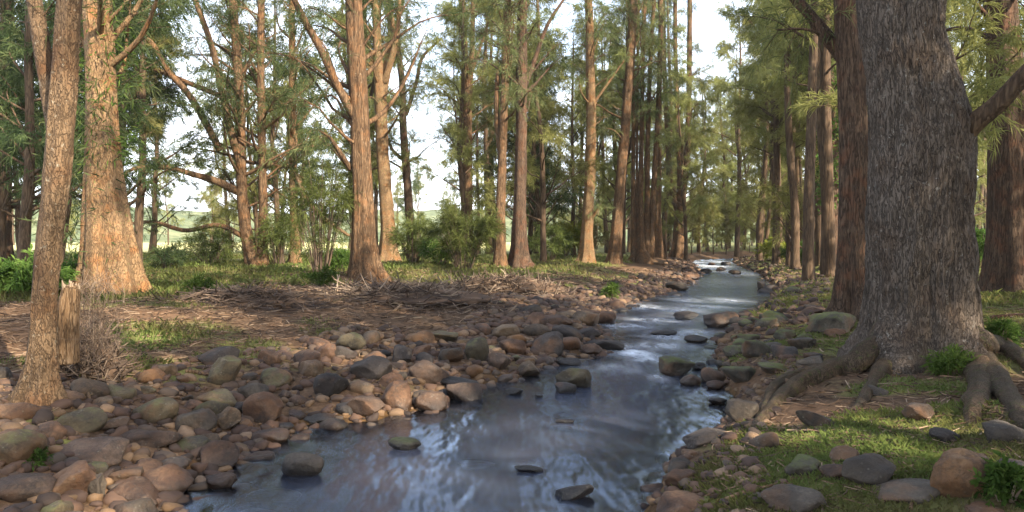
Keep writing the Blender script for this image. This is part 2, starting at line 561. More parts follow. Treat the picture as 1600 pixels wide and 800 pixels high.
# ------------------------------------------------------------------ water: a closed body, so its tannin tint grows with depth
def water_mat():
    m, nt, out = new_mat('water')
    k = NT(nt)
    geo = k.n('ShaderNodeNewGeometry')
    v = geo.outputs['Position']
    mp = k.n('ShaderNodeMapping', Vector=v)
    mp.inputs['Rotation'].default_value = (0, 0, RAD(-22))
    mp.inputs['Scale'].default_value = (1.0, 0.38, 1)
    a = k.noise(mp.outputs[0], 2.4, 3, 0.5)
    b_ = k.noise(mp.outputs[0], 7, 3, 0.5)
    hgt = k.math('ADD', a, k.math('MULTIPLY', b_, 0.07))
    bp = k.n('ShaderNodeBump', Strength=0.5, Distance=0.11, Height=hgt)
    fr = k.n('ShaderNodeFresnel', IOR=2.25, Normal=bp)
    gl = k.n('ShaderNodeBsdfGlossy', Color=(0.72, 0.82, 1.0), Roughness=0.19, Normal=bp)
    tr = k.n('ShaderNodeBsdfTransparent', Color=(0.9, 0.8, 0.66))
    milk = k.n('ShaderNodeBsdfDiffuse', Color=(0.17, 0.19, 0.28))
    m0 = k.n('ShaderNodeMixShader', Fac=k.range(k.attr('depth'), 0.2, 0.9, 0.0, 0.2))
    k.set(m0.inputs[1], tr)
    k.set(m0.inputs[2], milk)
    mx = k.n('ShaderNodeMixShader', Fac=fr)
    k.set(mx.inputs[1], m0)
    k.set(mx.inputs[2], gl)
    fo = k.n('ShaderNodeBsdfDiffuse', Color=(0.72, 0.76, 0.82))
    ff = k.math('MULTIPLY', k.attr('foam'), k.range(k.noise(mp.outputs[0], 5, 5, 0.6), 0.28, 0.6), True)
    m2 = k.n('ShaderNodeMixShader', Fac=ff)
    k.set(m2.inputs[1], mx)
    k.set(m2.inputs[2], fo)
    k.set(out.inputs[0], m2)
    va = k.n('ShaderNodeVolumeAbsorption', Color=(0.52, 0.33, 0.16), Density=3.0)
    k.set(out.inputs['Volume'], va)
    return m


FOAM = [(955, 545, 40, 6, 0.7), (995, 553, 30, 7, 0.9), (1015, 562, 30, 5, 0.6), (1060, 485, 40, 5, 0.35), (1020, 500, 40, 6, 0.35), (1000, 480, 40, 5, 0.35), (1075, 470, 25, 4, 0.3), (1050, 525, 40, 8, 0.4),
        (1105, 415, 20, 3, 0.9), (1090, 410, 16, 2.5, 0.9), (1120, 409, 20, 2.5, 0.8), (1150, 427, 25, 3, 0.5), (1115, 420, 20, 3, 0.7), (820, 728, 25, 5, 0.2), (1030, 590, 14, 6, 0.4), (1085, 520, 30, 5, 0.4), (980, 510, 40, 5, 0.4), (1030, 540, 40, 6, 0.45), (1140, 470, 30, 4, 0.3), (1100, 480, 40, 4, 0.3), (970, 575, 50, 8, 0.25)]


def make_water():
    p, f = perspective_grid(3.0, 80, 0.05, 0.014, 340, 4.0, 0.5)
    dl, dr = (np.concatenate(x) for x in zip(*[bank(c) for c in np.array_split(p, 20)]))
    sd = np.maximum(dl, dr)
    keep = (sd[f] < 0.45).all(1)
    f = f[keep]
    used = np.unique(f)
    mp = np.full(len(p), -1)
    mp[used] = np.arange(len(used))
    f = mp[f]
    p = p[used]
    # water steps down over the riffle and carries low standing waves
    q = np.column_stack([p[:, 0] * 2.4, p[:, 1] * 1.3, np.zeros(len(p))])
    z = fbm(q, 3, 8) * 0.010
    foam = np.zeros(len(p))
    for (px, py, wx, wy, s) in FOAM:
        c = P0(px, py)
        d = c[1]
        sx = wx / FPX * d
        sy = wy / FPX * d * d / CAM_Z
        g = np.exp(-((p[:, 0] - c[0]) / sx) ** 2 - ((p[:, 1] - c[1]) / sy) ** 2)
        foam = np.maximum(foam, g * s * 1.05)
    z = z + foam * (0.02 + 0.03 * fbm(q * 3.0, 3, 30))
    n = len(p)
    V = np.vstack([np.column_stack([p, z]), np.column_stack([p, np.full(n, -1.2)])])
    e = np.concatenate([f[:, [0, 1]], f[:, [1, 2]], f[:, [2, 3]], f[:, [3, 0]]])
    key = {}
    for a, b in e.tolist():
        if (b, a) in key:
            del key[(b, a)]
        else:
            key[(a, b)] = 1
    be = np.array(list(key.keys()))
    side = np.stack([be[:, 1], be[:, 0], be[:, 0] + n, be[:, 1] + n], -1)
    me = mesh_np('water', V, [np.vstack([f, f[:, ::-1] + n, side])], water_mat(), True, {'foam': np.concatenate([foam, np.zeros(n)]), 'depth': np.concatenate([-sd[used], np.zeros(n)])})
    link('water', me, kind='structure')


make_water()

# ------------------------------------------------------------------ far hills beyond the paddock
def make_hills():
    m, nt, out = new_mat('hills')
    k = NT(nt)
    v = k.n('ShaderNodeNewGeometry').outputs['Position']
    n = k.noise(v, 0.05, 6, 0.7)
    n2 = k.noise(v, 0.3, 5, 0.7)
    col = k.ramp(k.math('ADD', k.math('MULTIPLY', n, 0.6), k.math('MULTIPLY', n2, 0.4)),
                 [(0.35, (0.035, 0.055, 0.03)), (0.5, (0.10, 0.125, 0.06)), (0.62, (0.22, 0.22, 0.11))])
    b = k.n('ShaderNodeBsdfDiffuse', Color=col)
    k.set(out.inputs[0], b)
    nx, ny = 160, 40
    th = np.linspace(RAD(-75), RAD(75), nx)
    t = np.linspace(0, 1, ny)
    Th, Tt = np.meshgrid(th, t)
    rr = 230 + 420 * Tt
    X, Y = np.sin(Th) * rr, np.cos(Th) * rr
    base = np.interp(np.degrees(Th), [-75, -40, -25, -10, 5, 30, 75], [38, 30, 20, 14, 24, 40, 44])
    Z = 0.5 + base * np.sin(Tt * np.pi * 0.62) ** 1.3
    q = np.column_stack([X.ravel(), Y.ravel(), Z.ravel() * 0])
    Z = Z.ravel() + (fbm(q * 0.012, 4, 5) * 10 + fbm(q * 0.11, 3, 6) * 4) * np.clip(Tt.ravel() * 5, 0, 1)
    i = np.arange(ny - 1)[:, None] * nx
    j = np.arange(nx - 1)[None]
    F = np.stack([i + j, i + j + 1, i + nx + j + 1, i + nx + j], -1).reshape(-1, 4)
    link('hills', mesh_np('hills', np.column_stack([X.ravel(), Y.ravel(), Z]), [F], m), kind='structure')


make_hills()
# ------------------------------------------------------------------ trees
def bough_set(path, rad, n, h0, h1, length, seed, up=0.5, spread=None):
    """boughs leaving a trunk path between the heights h0 and h1 (above its foot)"""
    rg = np.random.default_rng(seed)
    z = path[:, 2] - path[0, 2]
    out = []
    for i in range(n):
        t = (i + rg.uniform(0, 1)) / n
        hh = h0 + (h1 - h0) * t
        k = int(np.clip(np.searchsorted(z, hh), 1, len(path) - 2))
        az = rg.uniform(0, 2 * np.pi) if spread is None else spread[0] + rg.uniform(-1, 1) * spread[1]
        ln = length * rg.uniform(0.55, 1.15) * (1.0 - 0.55 * t)
        el = up * rg.uniform(0.5, 1.3) + 0.3 * t
        d0 = np.array([math.cos(az) * math.cos(el), math.sin(az) * math.cos(el), math.sin(el)])
        pts = [path[k]]
        d = d0.copy()
        m = 6
        for s in range(m):
            d = norm(d + rg.normal(0, 0.16, 3) + np.array([0, 0, 0.10 if s < 3 else -0.16]))
            pts.append(pts[-1] + d * ln / m)
        pts = spline(np.array(pts), 10)
        r0 = min(rad[k] * 0.5, 0.012 + 0.018 * ln)
        out.append((pts, np.linspace(r0, 0.006, 10)))
    return out


def crown_geo(boughs, n_twig, n_need, nlen, nwid, seed, droop=0.5, twig=(0.45, 1.1), t0=0.3, geo_tw=None):
    """feathery she-oak foliage: many fine drooping needles on twigs along the outer part of every bough"""
    rg = np.random.default_rng(seed)
    S, Dv = [], []
    for pts, _ in boughs:
        t = rg.uniform(t0, 1.0, n_twig) ** 0.8
        x = t * (len(pts) - 1)
        i = np.minimum(x.astype(int), len(pts) - 2)
        f = (x - i)[:, None]
        s = pts[i] * (1 - f) + pts[i + 1] * f
        tan = norm(pts[i + 1] - pts[i])
        d = norm(tan * 0.55 + rg.normal(0, 0.55, (n_twig, 3)) + np.array([0, 0, 0.05]))
        S.append(s)
        Dv.append(d * rg.uniform(*twig, (n_twig, 1)))
    S, Dv = np.concatenate(S), np.concatenate(Dv)
    T = len(S)
    tone_t = np.clip(rg.normal(0.45, 0.2, T) + 0.5 * fbm(S * 0.9, 2, seed), 0, 1)
    if geo_tw is not None:
        side = norm(np.cross(Dv, rg.normal(0, 1, (T, 3))))
        s2 = norm(np.cross(Dv, side))
        r = 0.007
        mid = S + Dv + np.array([0, 0, -0.12]) * np.linalg.norm(Dv, axis=1)[:, None]
        V = np.stack([S + side * r, S + s2 * r, S - side * r - s2 * r, mid], 1).reshape(-1, 3)
        b = np.arange(T)[:, None] * 4
        geo_tw.add(V, [np.concatenate([b + np.array([0, 1, 3]), b + np.array([1, 2, 3]), b + np.array([2, 0, 3])])])
    u = rg.uniform(0.12, 1.0, (T, n_need))
    ln = np.linalg.norm(Dv, axis=1)[:, None, None]
    pos = S[:, None] + Dv[:, None] * u[..., None] + np.array([0, 0, -0.2]) * (u[..., None] ** 2) * ln
    dirn = norm(norm(Dv)[:, None] * 0.75 + rg.normal(0, 0.48, (T, n_need, 3)) + np.array([0, 0, -droop]))
    L_ = nlen * rg.uniform(0.55, 1.25, (T, n_need, 1))
    sd = norm(np.cross(dirn, rg.normal(0, 1, (T, n_need, 3)))) * nwid * 0.5
    mid = pos + dirn * L_ * 0.5
    tip = pos + dirn * L_ + np.array([0, 0, -0.22]) * L_
    V = np.stack([pos, mid + sd, tip, mid - sd], 2).reshape(-1, 3)
    F = np.arange(T * n_need * 4).reshape(-1, 4)
    tone = np.repeat(np.clip(tone_t[:, None] + rg.normal(0, 0.1, (T, n_need)), 0, 1).ravel(), 4)
    return V, F, tone


def crown_mesh(name, V, F, tone, mat):
    return mesh_np(name, V, [F], mat, True, {'tone': tone})


def trunk_path(wps, depth, lean=0.0, top=None, n=70):
    """waypoints (px, py, width px) from foot to top of the frame, all near one depth; goes on above the frame to height top"""
    pts, rad = [], []
    y0 = wps[0][1]
    for px, py, w in wps:
        if depth > 18:
            w = w * 0.88
        d = depth + lean * (y0 - py) / 400.0
        pts.append(at(px, py, d))
        rad.append(w / FPX * d / 2)
    pts, rad = np.array(pts), np.array(rad)
    if top:
        dirn = norm(pts[-1] - pts[-2])
        dirn = norm(dirn + np.array([0, 0, 0.8]))
        need = max(top - (pts[-1][2] - pts[0][2]), 2.0)
        steps = 4
        for s in range(steps):
            pts = np.vstack([pts, pts[-1] + dirn * need / steps + np.array([random.uniform(-.2, .2), random.uniform(-.2, .2), 0])])
            rad = np.append(rad, max(rad[len(wps) - 1] * (1 - (s + 1) / steps) ** 0.8, 0.03))
    q = spline(np.column_stack([pts, rad]), n)
    kw = max(2, n // 22)
    ker = np.hanning(2 * kw + 3)[1:-1]
    ker /= ker.sum()
    ext = np.vstack([2 * q[0] - q[kw:0:-1], q, 2 * q[-1] - q[-2:-kw - 2:-1]])
    q = np.column_stack([np.convolve(ext[:, i_], ker, 'valid') for i_ in range(4)])
    return q[:, :3], np.maximum(q[:, 3], 0.012)


TREES = []


def build_tree(label, wps, bark, leaf, top=16, seed=1, lean=0.0, depth=None, boughs=24, bh=(3.5, None), blen=2.8, need=(12, 26), nsize=(0.26, 0.016), flare=0.28, sides=26,
               stems=(), limbs=(), group='river oaks standing along the creek', lobes=0.03, sink=0.15, rough=0.16, up=0.5, droop=0.3, spread=None, roots=0, cat='tree', name='river_oak'):
    foot = wps[0]
    if depth is None:
        g = hit(foot[0], foot[1])
        depth = g[1]
    else:
        g = at(foot[0], foot[1], depth)
    path, rad = trunk_path(wps, depth, lean, top)
    base = path[0].copy()
    base[2] = ground_z(base[0], base[1])
    # start the trunk a little under the ground
    path = np.vstack([path[0] - np.array([0, 0, sink + max(0, path[0][2] - base[2])]), path])
    rad = np.concatenate([[rad[0] * 1.1], rad])
    root = thing(name, label, cat, base, group)
    zz = path[:, 2] - base[2]
    fl = flare * np.exp(-np.maximum(zz, 0) / (rad[2] * 2.6))
    rad2 = rad * (1 + 0.25 * np.exp(-np.maximum(zz, 0) / (rad[2] * 1.5)))
    tg = Geo()
    V, F = tube(path - base, rad2, sides, rough=rough, rscale=min(9, 1.4 / max(rad[2], 0.03)), seed=seed, lobes=lobes, nl=6, flare=fl)
    tg.add(V, F)
    allb = []
    h1 = bh[1] or min((path[-1][2] - base[2]) * 0.97, max(bh[0] + 3, 0.4 * depth + 1.2))
    allb += bough_set(path - base, rad, boughs, bh[0], h1, blen, seed + 1, up, spread)
    extra = []
    for st in stems:        # further stems of the same tree: waypoints in the picture, same depth plane
        sp, sr = trunk_path(st, depth + 0.1, lean, top * 0.9)
        extra.append((sp - base, sr))
        allb += bough_set(sp - base, sr, max(6, boughs // 2), bh[0], h1, blen * 0.8, seed + 7 + len(extra), up, spread)
    crown_only = []
    for lb in limbs:        # limbs that show clearly get a mesh of their own
        pts = np.array([at(px, py, depth + dd) for px, py, w, dd in lb])
        rr = np.array([w / FPX * depth / 2 for px, py, w, dd in lb])
        q = spline(np.column_stack([pts, rr]), 26)
        crown_only.append((q[:, :3] - base, np.maximum(q[:, 3], 0.008)))
    for pts, r in allb:
        tg.add(*tube(pts, r, 5, cap=False))
    V, F, tone = crown_geo(allb + [(p[8:], r[8:]) for p, r in crown_only if len(p) > 9], need[0], need[1], nsize[0], nsize[1], seed + 3, droop=droop, geo_tw=tg)
    link('trunk', tg.mesh('trunk', M[bark]), root)
    for sp, sr in extra:
        V2, F2 = tube(sp, sr, 16, rough=rough, rscale=8, seed=seed + 21, lobes=lobes)
        link('stem', mesh_np('stem', V2, F2, M[bark]), root)
    for p, r in crown_only:
        V2, F2 = tube(p, r, 14, rough=0.2, rscale=9, seed=seed + 31)
        link('limb', mesh_np('limb', V2, F2, M[bark]), root)
    link('crown', crown_mesh('crown', V, F, tone, M[leaf]), root)
    TREES.append((root, base, rad2[2]))
    return root, base, path, rad, depth


def shoots(root, base, path_pts, n, seed, mat='leaf_green', name='ivy', size=(0.10, 0.012), spread=0.18, rad=0.3, per=14):
    """leafy sprigs or ivy growing straight out of the bark, between two points"""
    rg = np.random.default_rng(seed)
    a, b = np.array(path_pts[0]), np.array(path_pts[1])
    t = rg.uniform(0, 1, n)[:, None]
    az = rg.uniform(0, 2 * np.pi, n)
    d = np.column_stack([np.cos(az), np.sin(az), rg.uniform(-0.3, 0.3, n)])
    c = a * (1 - t) + b * t + d * rad * np.array([1, 1, 0])
    S = c[:, None] + rg.normal(0, spread * 0.5, (n, per, 3))
    dirn = norm(d[:, None] * 0.7 + rg.normal(0, 0.6, (n, per, 3)) + np.array([0, 0, -0.4]))
    Ls = size[0] * rg.uniform(0.6, 1.3, (n, per, 1))
    sd = norm(np.cross(dirn, rg.normal(0, 1, (n, per, 3)))) * size[1]
    V = np.stack([S, S + dirn * Ls * 0.45 + sd, S + dirn * Ls, S + dirn * Ls * 0.45 - sd], 2).reshape(-1, 3) - base
    F = np.arange(n * per * 4).reshape(-1, 4)
    tone = np.repeat(rg.uniform(0, 1, n), per * 4)
    return link(name, crown_mesh(name, V, F, tone, M[mat]), root)


# ---- the great tree on the right bank
def big_tree():
    foot = (1432, 575)
    depth = hit(*foot)[1] + 0.35
    wps = [(1434, 575, 171), (1434, 540, 153), (1436, 480, 146), (1436, 400, 147), (1438, 300, 149), (1438, 220, 146), (1424, 130, 127), (1412, 60, 116), (1406, 0, 113)]
    path, rad = trunk_path(wps, depth, 0.0, 17, 150)
    base = path[0].copy()
    base[2] = ground_z(base[0], base[1])
    path = np.vstack([path[0] - np.array([0, 0, 0.35]), path])
    rad = np.concatenate([[rad[0] * 1.12], rad])
    root = thing('river_oak', 'massive grey fissured trunk with spreading mossy roots on the grassy right bank', 'tree', base, 'river oaks standing along the creek')
    zz = path[:, 2] - base[2]
    # finer sampling of the visible lower part
    t = np.concatenate([np.linspace(0, 0.66, 420), np.linspace(0.665, 1, 60)]) * (len(path) - 1)
    i = np.minimum(t.astype(int), len(path) - 2)
    f = (t - i)
    pr = np.column_stack([path, rad])
    pr = pr[i] * (1 - f)[:, None] + pr[i + 1] * f[:, None]
    path, rad = pr[:, :3], pr[:, 3]
    zz = path[:, 2] - base[2]
    rad2 = rad * (1 + 0.30 * np.exp(-np.maximum(zz, 0) / 0.28))
    fl = 0.035 + 0.22 * np.exp(-np.maximum(zz, 0) / 0.75)
    tg = Geo()
    sides = 220
    V, F = tube(path - base, rad2, sides, seed=5, flare=fl, nl=5)
    # cracked bark relief
    n = len(path)
    th = np.linspace(0, 2 * np.pi, sides, endpoint=False)
    q = np.stack([np.broadcast_to(np.cos(th) * 0.55, (n, sides)), np.broadcast_to(np.sin(th) * 0.55, (n, sides)), np.broadcast_to(zz[:, None], (n, sides))], -1).reshape(-1, 3)
    qq = q * np.array([16, 16, 3.6])
    rid = 1 - np.abs(fbm(qq, 3, 71)) * 2.4
    lump = fbm(q * np.array([2.2, 2.2, 1.3]), 3, 55)
    C = np.repeat(path - base, sides, 0)
    ring = norm(V[:n * sides] - C)
    V[:n * sides] += ring * (0.032 * np.clip(rid, -0.5, 1) - 0.014 + 0.065 * lump)[:, None]
    # dark knot holes where old limbs fell off
    for (px, py, s, dep) in [(1385, 15, 0.055, 0.06), (1420, 158, 0.06, 0.06), (1440, 278, 0.05, 0.05), (1408, 340, 0.04, 0.04)]:
        h_ = at(px, py, depth - 0.5) - base
        d = np.linalg.norm((V[:n * sides] - h_) * np.array([1, 0.5, 1]), axis=1)
        V[:n * sides] -= ring * (dep * np.exp(-(d / s) ** 2))[:, None]
    tg.add(V, F)
    allb = bough_set(path - base, rad, 34, 4.6, 17, 5.0, 77)
    for pts, r in allb:
        tg.add(*tube(pts, r, 6, cap=False))
    V, F, tone = crown_geo(allb, 14, 30, 0.28, 0.018, 78, geo_tw=tg)
    link('trunk', tg.mesh('trunk', M['bark_grey']), root)
    link('crown', crown_mesh('crown', V, F, tone, M['leaf_mid']), root)
    # low limb reaching to the right
    pts = np.array([at(px, py, depth + dd) for px, py, w, dd in [(1450, 262, 1, 0.0), (1486, 226, 1, -0.1), (1520, 194, 1, -0.25), (1562, 160, 1, -0.4), (1606, 112, 1, -0.55), (1680, 40, 1, -0.7), (1760, -60, 1, -0.8)]]) - base
    rr = np.array([42, 42, 31, 26, 23, 17, 10]) / FPX * depth / 2
    q = spline(np.column_stack([pts, rr]), 60)
    V, F = tube(q[:, :3], q[:, 3], 60, rough=0.22, rscale=9, seed=9)
    link('limb', mesh_np('limb', V, F, M['bark_far']), root)

    def roots(wp, seed):
        """wp: (px, py, width px, lift): the first two points lie on the trunk's flank, the rest on the ground"""
        pts, rr = [], []
        for k_, (px, py, w, up_) in enumerate(wp):
            g = hit(px, py)
            if k_ < 3:
                g = at(px, py, depth - (0.05, 0.2, 0.42)[k_])
            r = w / FPX * g[1] / 2
            g = g + np.array([0, 0, up_ * r])
            pts.append(g)
            rr.append(r)
        q = spline(np.column_stack([pts, rr]), 70)
        V, F = tube(q[:, :3] - base, q[:, 3], 30, rough=0.42, rscale=11, seed=seed, lobes=0.06, nl=4)
        link('root', mesh_np('root', V, F, M['root'], True, {'rise': np.clip((V[:, 2] - 0.1) / 0.45, 0, 1)}), root)

    roots([(1396, 470, 20, 0), (1372, 530, 34, 0), (1340, 566, 38, 0), (1312, 580, 34, 0.3), (1285, 592, 30, 0.5), (1240, 612, 26, 0.4), (1205, 640, 20, 0.2), (1180, 668, 14, -0.1), (1168, 690, 8, -0.6)], 3)
    roots([(1390, 500, 20, 0), (1362, 545, 28, 0), (1332, 566, 28, 0), (1300, 580, 24, 0.4), (1250, 590, 21, 0.5), (1215, 604, 19, 0.4), (1195, 640, 16, 0.1), (1188, 668, 10, -0.5)], 4)
    roots([(1310, 574, 12, 0.0), (1288, 588, 16, 0.0), (1262, 600, 17, 0.0), (1225, 622, 17, 0.3), (1192, 650, 14, 0.2), (1176, 690, 11, 0.0), (1185, 715, 8, -0.5)], 41)
    roots([(1412, 480, 20, 0), (1400, 540, 32, 0), (1386, 572, 32, 0), (1374, 588, 26, 0.1), (1362, 606, 22, 0.1), (1345, 630, 16, -0.1), (1320, 650, 12, -0.7)], 5)
    roots([(1462, 460, 24, 0), (1490, 525, 44, 0), (1518, 562, 46, 0), (1534, 588, 40, 0.2), (1534, 612, 38, 0.2), (1522, 640, 32, 0.0), (1515, 668, 18, -0.6)], 6)
    roots([(1470, 480, 24, 0), (1502, 530, 38, 0), (1534, 566, 40, 0), (1556, 594, 34, 0.3), (1574, 625, 34, 0.2), (1596, 655, 28, 0.0), (1625, 680, 14, -0.6)], 7)
    roots([(1476, 470, 24, 0), (1506, 512, 38, 0), (1534, 535, 38, 0.0), (1562, 546, 34, 0.2), (1590, 560, 30, 0.2), (1640, 590, 20, -0.3)], 8)
    TREES.append((root, base, 0.6))
    return root, base, depth


BIG, BIGB, BIGD = big_tree()

G = 'river oaks standing along the creek'
# left front pair
lf, lfb, lfp, lfr, lfd = build_tree('leaning tan oak rising from the stones beside the broken stump', [(62, 632, 68), (64, 600, 50), (66, 560, 42), (69, 480, 37), (75, 400, 36), (87, 300, 36), (95, 200, 38), (101, 100, 36), (108, 0, 34)],
    'bark_front', 'leaf_dark', top=13, seed=101, boughs=10, bh=(4.3, None), blen=2.4, sides=70, nsize=(0.2, 0.010), need=(12, 30), rough=0.2,
    limbs=([(90, 235, 20, 0.03), (80, 170, 23, 0.1), (73, 120, 24, 0.16), (62, 50, 24, 0.22), (52, -10, 22, 0.3), (40, -120, 18, 0.4)],))
lb, lbb, lbp, lbr, lbd = build_tree('stout sunlit tan oak with green sprigs up its bark, behind the broken stump', [(176, 462, 92), (176, 445, 78), (173, 400, 68), (166, 320, 58), (160, 220, 48), (157, 120, 43), (154, 50, 41), (152, 0, 40)],
    'bark_tan', 'leaf_dark', top=19, seed=102, boughs=15, bh=(3.8, None), blen=3.6, sides=60, need=(12, 30), nsize=(0.24, 0.014), rough=0.15)
shoots(lb, lbb, (at(157, 20, lbd), at(165, 260, lbd)), 60, 5, spread=0.3, rad=0.36, size=(0.2, 0.014))
shoots(lb, lbb, (at(138, 150, lbd), at(135, 400, lbd)), 60, 6, mat='leaf_dark', name='sprig', spread=0.5, rad=0.25, size=(0.26, 0.014))
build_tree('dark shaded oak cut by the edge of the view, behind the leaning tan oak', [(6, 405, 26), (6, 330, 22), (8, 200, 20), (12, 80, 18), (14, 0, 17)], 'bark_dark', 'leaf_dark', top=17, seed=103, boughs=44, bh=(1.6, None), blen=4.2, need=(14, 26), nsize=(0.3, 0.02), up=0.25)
build_tree('oak with low bare boughs sweeping towards the pale paddock', [(398, 417, 26), (384, 360, 19), (378, 300, 18), (376, 220, 17), (374, 140, 16), (368, 60, 15), (364, 0, 14)], 'bark_brown', 'leaf_dark', top=17, seed=104, boughs=40, bh=(2.2, None), blen=4.2, need=(12, 26), nsize=(0.3, 0.018), up=0.3,
    limbs=([(380, 275, 12, 0), (362, 210, 11, -0.4), (346, 140, 10, -0.8), (330, 70, 9, -1.0), (305, 0, 8, -1.2), (290, -40, 6, -1.4)],
           [(372, 300, 13, 0), (335, 282, 11, -0.4), (300, 272, 9, -0.9), (262, 262, 8, -1.3), (215, 262, 6, -1.7), (190, 275, 3, -2)],
           [(378, 368, 9, 0), (340, 352, 8, 0.3), (290, 360, 7, 0.6), (240, 347, 6, 0.8), (200, 350, 4, 1.0)],
           [(344, 235, 11, -0.3), (300, 155, 10, -0.5), (262, 110, 9, -0.8), (235, 66, 8, -1), (190, 30, 6, -1.3)],
           [(346, 150, 8, -0.5), (300, 132, 8, -0.2), (240, 108, 7, 0.2), (180, 98, 5, 0.6)]))
build_tree('straight oak close beside the low sweeping boughs', [(410, 415, 20), (411, 330, 15), (409, 200, 14), (407, 100, 13), (408, 0, 12)], 'bark_brown', 'leaf_dark', top=18, seed=105, boughs=36, bh=(3.0, None), blen=3.2, nsize=(0.3, 0.02))
build_tree('slim sunlit oak with a smooth straight stem, between the forked and the thick brown trunks', [(461, 413, 20), (459, 320, 15), (456, 200, 13), (457, 100, 12), (456, 0, 11)], 'bark_tan', 'leaf_mid', top=17, seed=106, boughs=34, bh=(2.4, None), blen=3.0, nsize=(0.3, 0.02),
    limbs=([(462, 270, 9, 0), (480, 312, 8, -0.5), (505, 340, 7, -1), (545, 368, 4, -1.5)],))
ct, ctb, ctp, ctr, ctd = build_tree('thick straight brown oak alone behind the driftwood, widening at its foot', [(573, 437, 58), (572, 425, 50), (570, 390, 41), (568, 330, 37), (565, 240, 33), (560, 150, 31), (556, 70, 30), (553, 0, 29)],
    'bark_brown', 'leaf_dark', top=20, seed=107, boughs=24, bh=(3.6, None), blen=3.8, sides=54, need=(12, 28), nsize=(0.25, 0.015), lobes=0.05,
    limbs=([(556, 190, 13, 0), (525, 130, 12, -0.4), (500, 75, 11, -0.8), (475, 30, 10, -1.0), (455, -10, 8, -1.2)],
           [(548, 265, 9, 0), (532, 240, 8, -0.3), (515, 215, 5, -0.6), (500, 205, 3, -0.8)]))
build_tree('pale peeling oak with a broken fork, just behind the thick brown oak', [(607, 408, 32), (606, 360, 25), (602, 300, 23), (597, 220, 21), (594, 150, 21), (590, 80, 15), (586, 0, 12)], 'bark_tan', 'leaf_mid', top=19, seed=108, boughs=26, bh=(5.5, None), blen=3.2, nsize=(0.3, 0.02), sides=36,
    stems=([(594, 165, 17), (604, 110, 16), (612, 60, 14), (608, 0, 12)],), limbs=([(600, 130, 11, 0), (614, 84, 10, -0.3), (622, 45, 7, -0.5), (624, 0, 6, -0.7)], [(576, 108, 9, 0.1), (590, 80, 9, 0), (604, 70, 6, -0.3), (618, 60, 4, -0.4)]))
build_tree('thin dark twisting oak behind the bushes', [(645, 405, 18), (640, 340, 15), (636, 280, 14), (630, 200, 13), (628, 120, 11), (620, 60, 9), (628, 0, 8)], 'bark_dark', 'leaf_mid', top=18, seed=109, boughs=26, bh=(4.0, None), blen=3.4, nsize=(0.32, 0.022),
    limbs=([(634, 180, 7, 0), (650, 130, 6, 0.2), (660, 90, 5, 0.4), (690, 60, 3, 0.8)], [(630, 250, 6, 0), (614, 235, 5, 0.3), (604, 215, 3, 0.6)]))
build_tree('twin stemmed oak rising behind the tall dark bush', [(731, 405, 20), (731, 320, 17), (731, 240, 16), (730, 170, 15), (726, 80, 11), (722, 0, 10)], 'bark_brown', 'leaf_mid', top=18, seed=110, boughs=28, bh=(4.5, None), blen=3.2, nsize=(0.32, 0.022),
    stems=([(731, 190, 10), (736, 110, 9), (739, 0, 8)],), limbs=([(738, 110, 5, 0), (755, 60, 4, 0.4), (775, 0, 3, 0.6)],))
build_tree('reddish oak leaning against its thicker neighbour, at the bushes', [(781, 416, 22), (782, 330, 17), (785, 240, 15), (789, 120, 14), (793, 0, 13)], 'bark_brown', 'leaf_mid', top=18, seed=111, boughs=24, bh=(6, None), blen=2.8, nsize=(0.3, 0.018),
    limbs=([(786, 270, 9, 0), (779, 220, 8, 0.1), (776, 160, 8, 0.1), (778, 110, 6, 0.1)],))
build_tree('thick reddish oak with a smooth clean stem at the edge of the mown grass', [(812, 417, 36), (811, 400, 28), (812, 330, 22), (814, 240, 20), (815, 130, 19), (816, 0, 17)], 'bark_dark', 'leaf_mid', top=20, seed=112, boughs=28, bh=(6, None), blen=3.4, nsize=(0.28, 0.018), sides=40,
    limbs=([(815, 150, 8, 0), (835, 95, 7, 0.3), (855, 40, 6, 0.4), (880, 0, 4, 0.6)],))
build_tree('pale barked oak with dead snags on its stem, in the grass', [(915, 411, 27), (916, 395, 22), (919, 330, 19), (922, 260, 18), (924, 180, 17), (922, 100, 15), (920, 0, 13)], 'bark_tan', 'leaf_mid', top=19, seed=113, boughs=24, bh=(6.5, None), blen=2.6, nsize=(0.3, 0.02), sides=36,
    limbs=([(922, 345, 6, -0.1), (930, 332, 5, -0.3), (938, 320, 3, -0.5)], [(925, 165, 5, 0), (950, 130, 4, -0.2), (975, 95, 2, -0.4)]))
build_tree('leaning reddish oak in front of the many stemmed clump', [(958, 412, 24), (962, 380, 21), (968, 300, 18), (976, 210, 17), (983, 120, 16), (990, 0, 15)], 'bark_brown', 'leaf_mid', top=19, seed=114, boughs=26, bh=(6, None), blen=2.8, nsize=(0.3, 0.02))
build_tree('clump of many slim upright stems growing from one broad foot', [(1002, 410, 40), (1001, 380, 15), (1001, 300, 9), (1003, 180, 8), (1005, 60, 7), (1008, 0, 7)], 'bark_brown', 'leaf_mid', top=20, seed=115, boughs=20, bh=(8, None), blen=2.6, nsize=(0.3, 0.02), flare=0.4,
    stems=([(991, 405, 14), (989, 320, 8), (990, 180, 7), (986, 60, 6), (980, 0, 6)], [(1010, 408, 18), (1011, 320, 10), (1013, 180, 8), (1018, 60, 7), (1022, 0, 7)], [(1016, 408, 16), (1021, 300, 10), (1028, 180, 9), (1032, 60, 8), (1032, 0, 8)], [(996, 408, 10), (995, 300, 5), (996, 160, 5), (998, 0, 4)]))
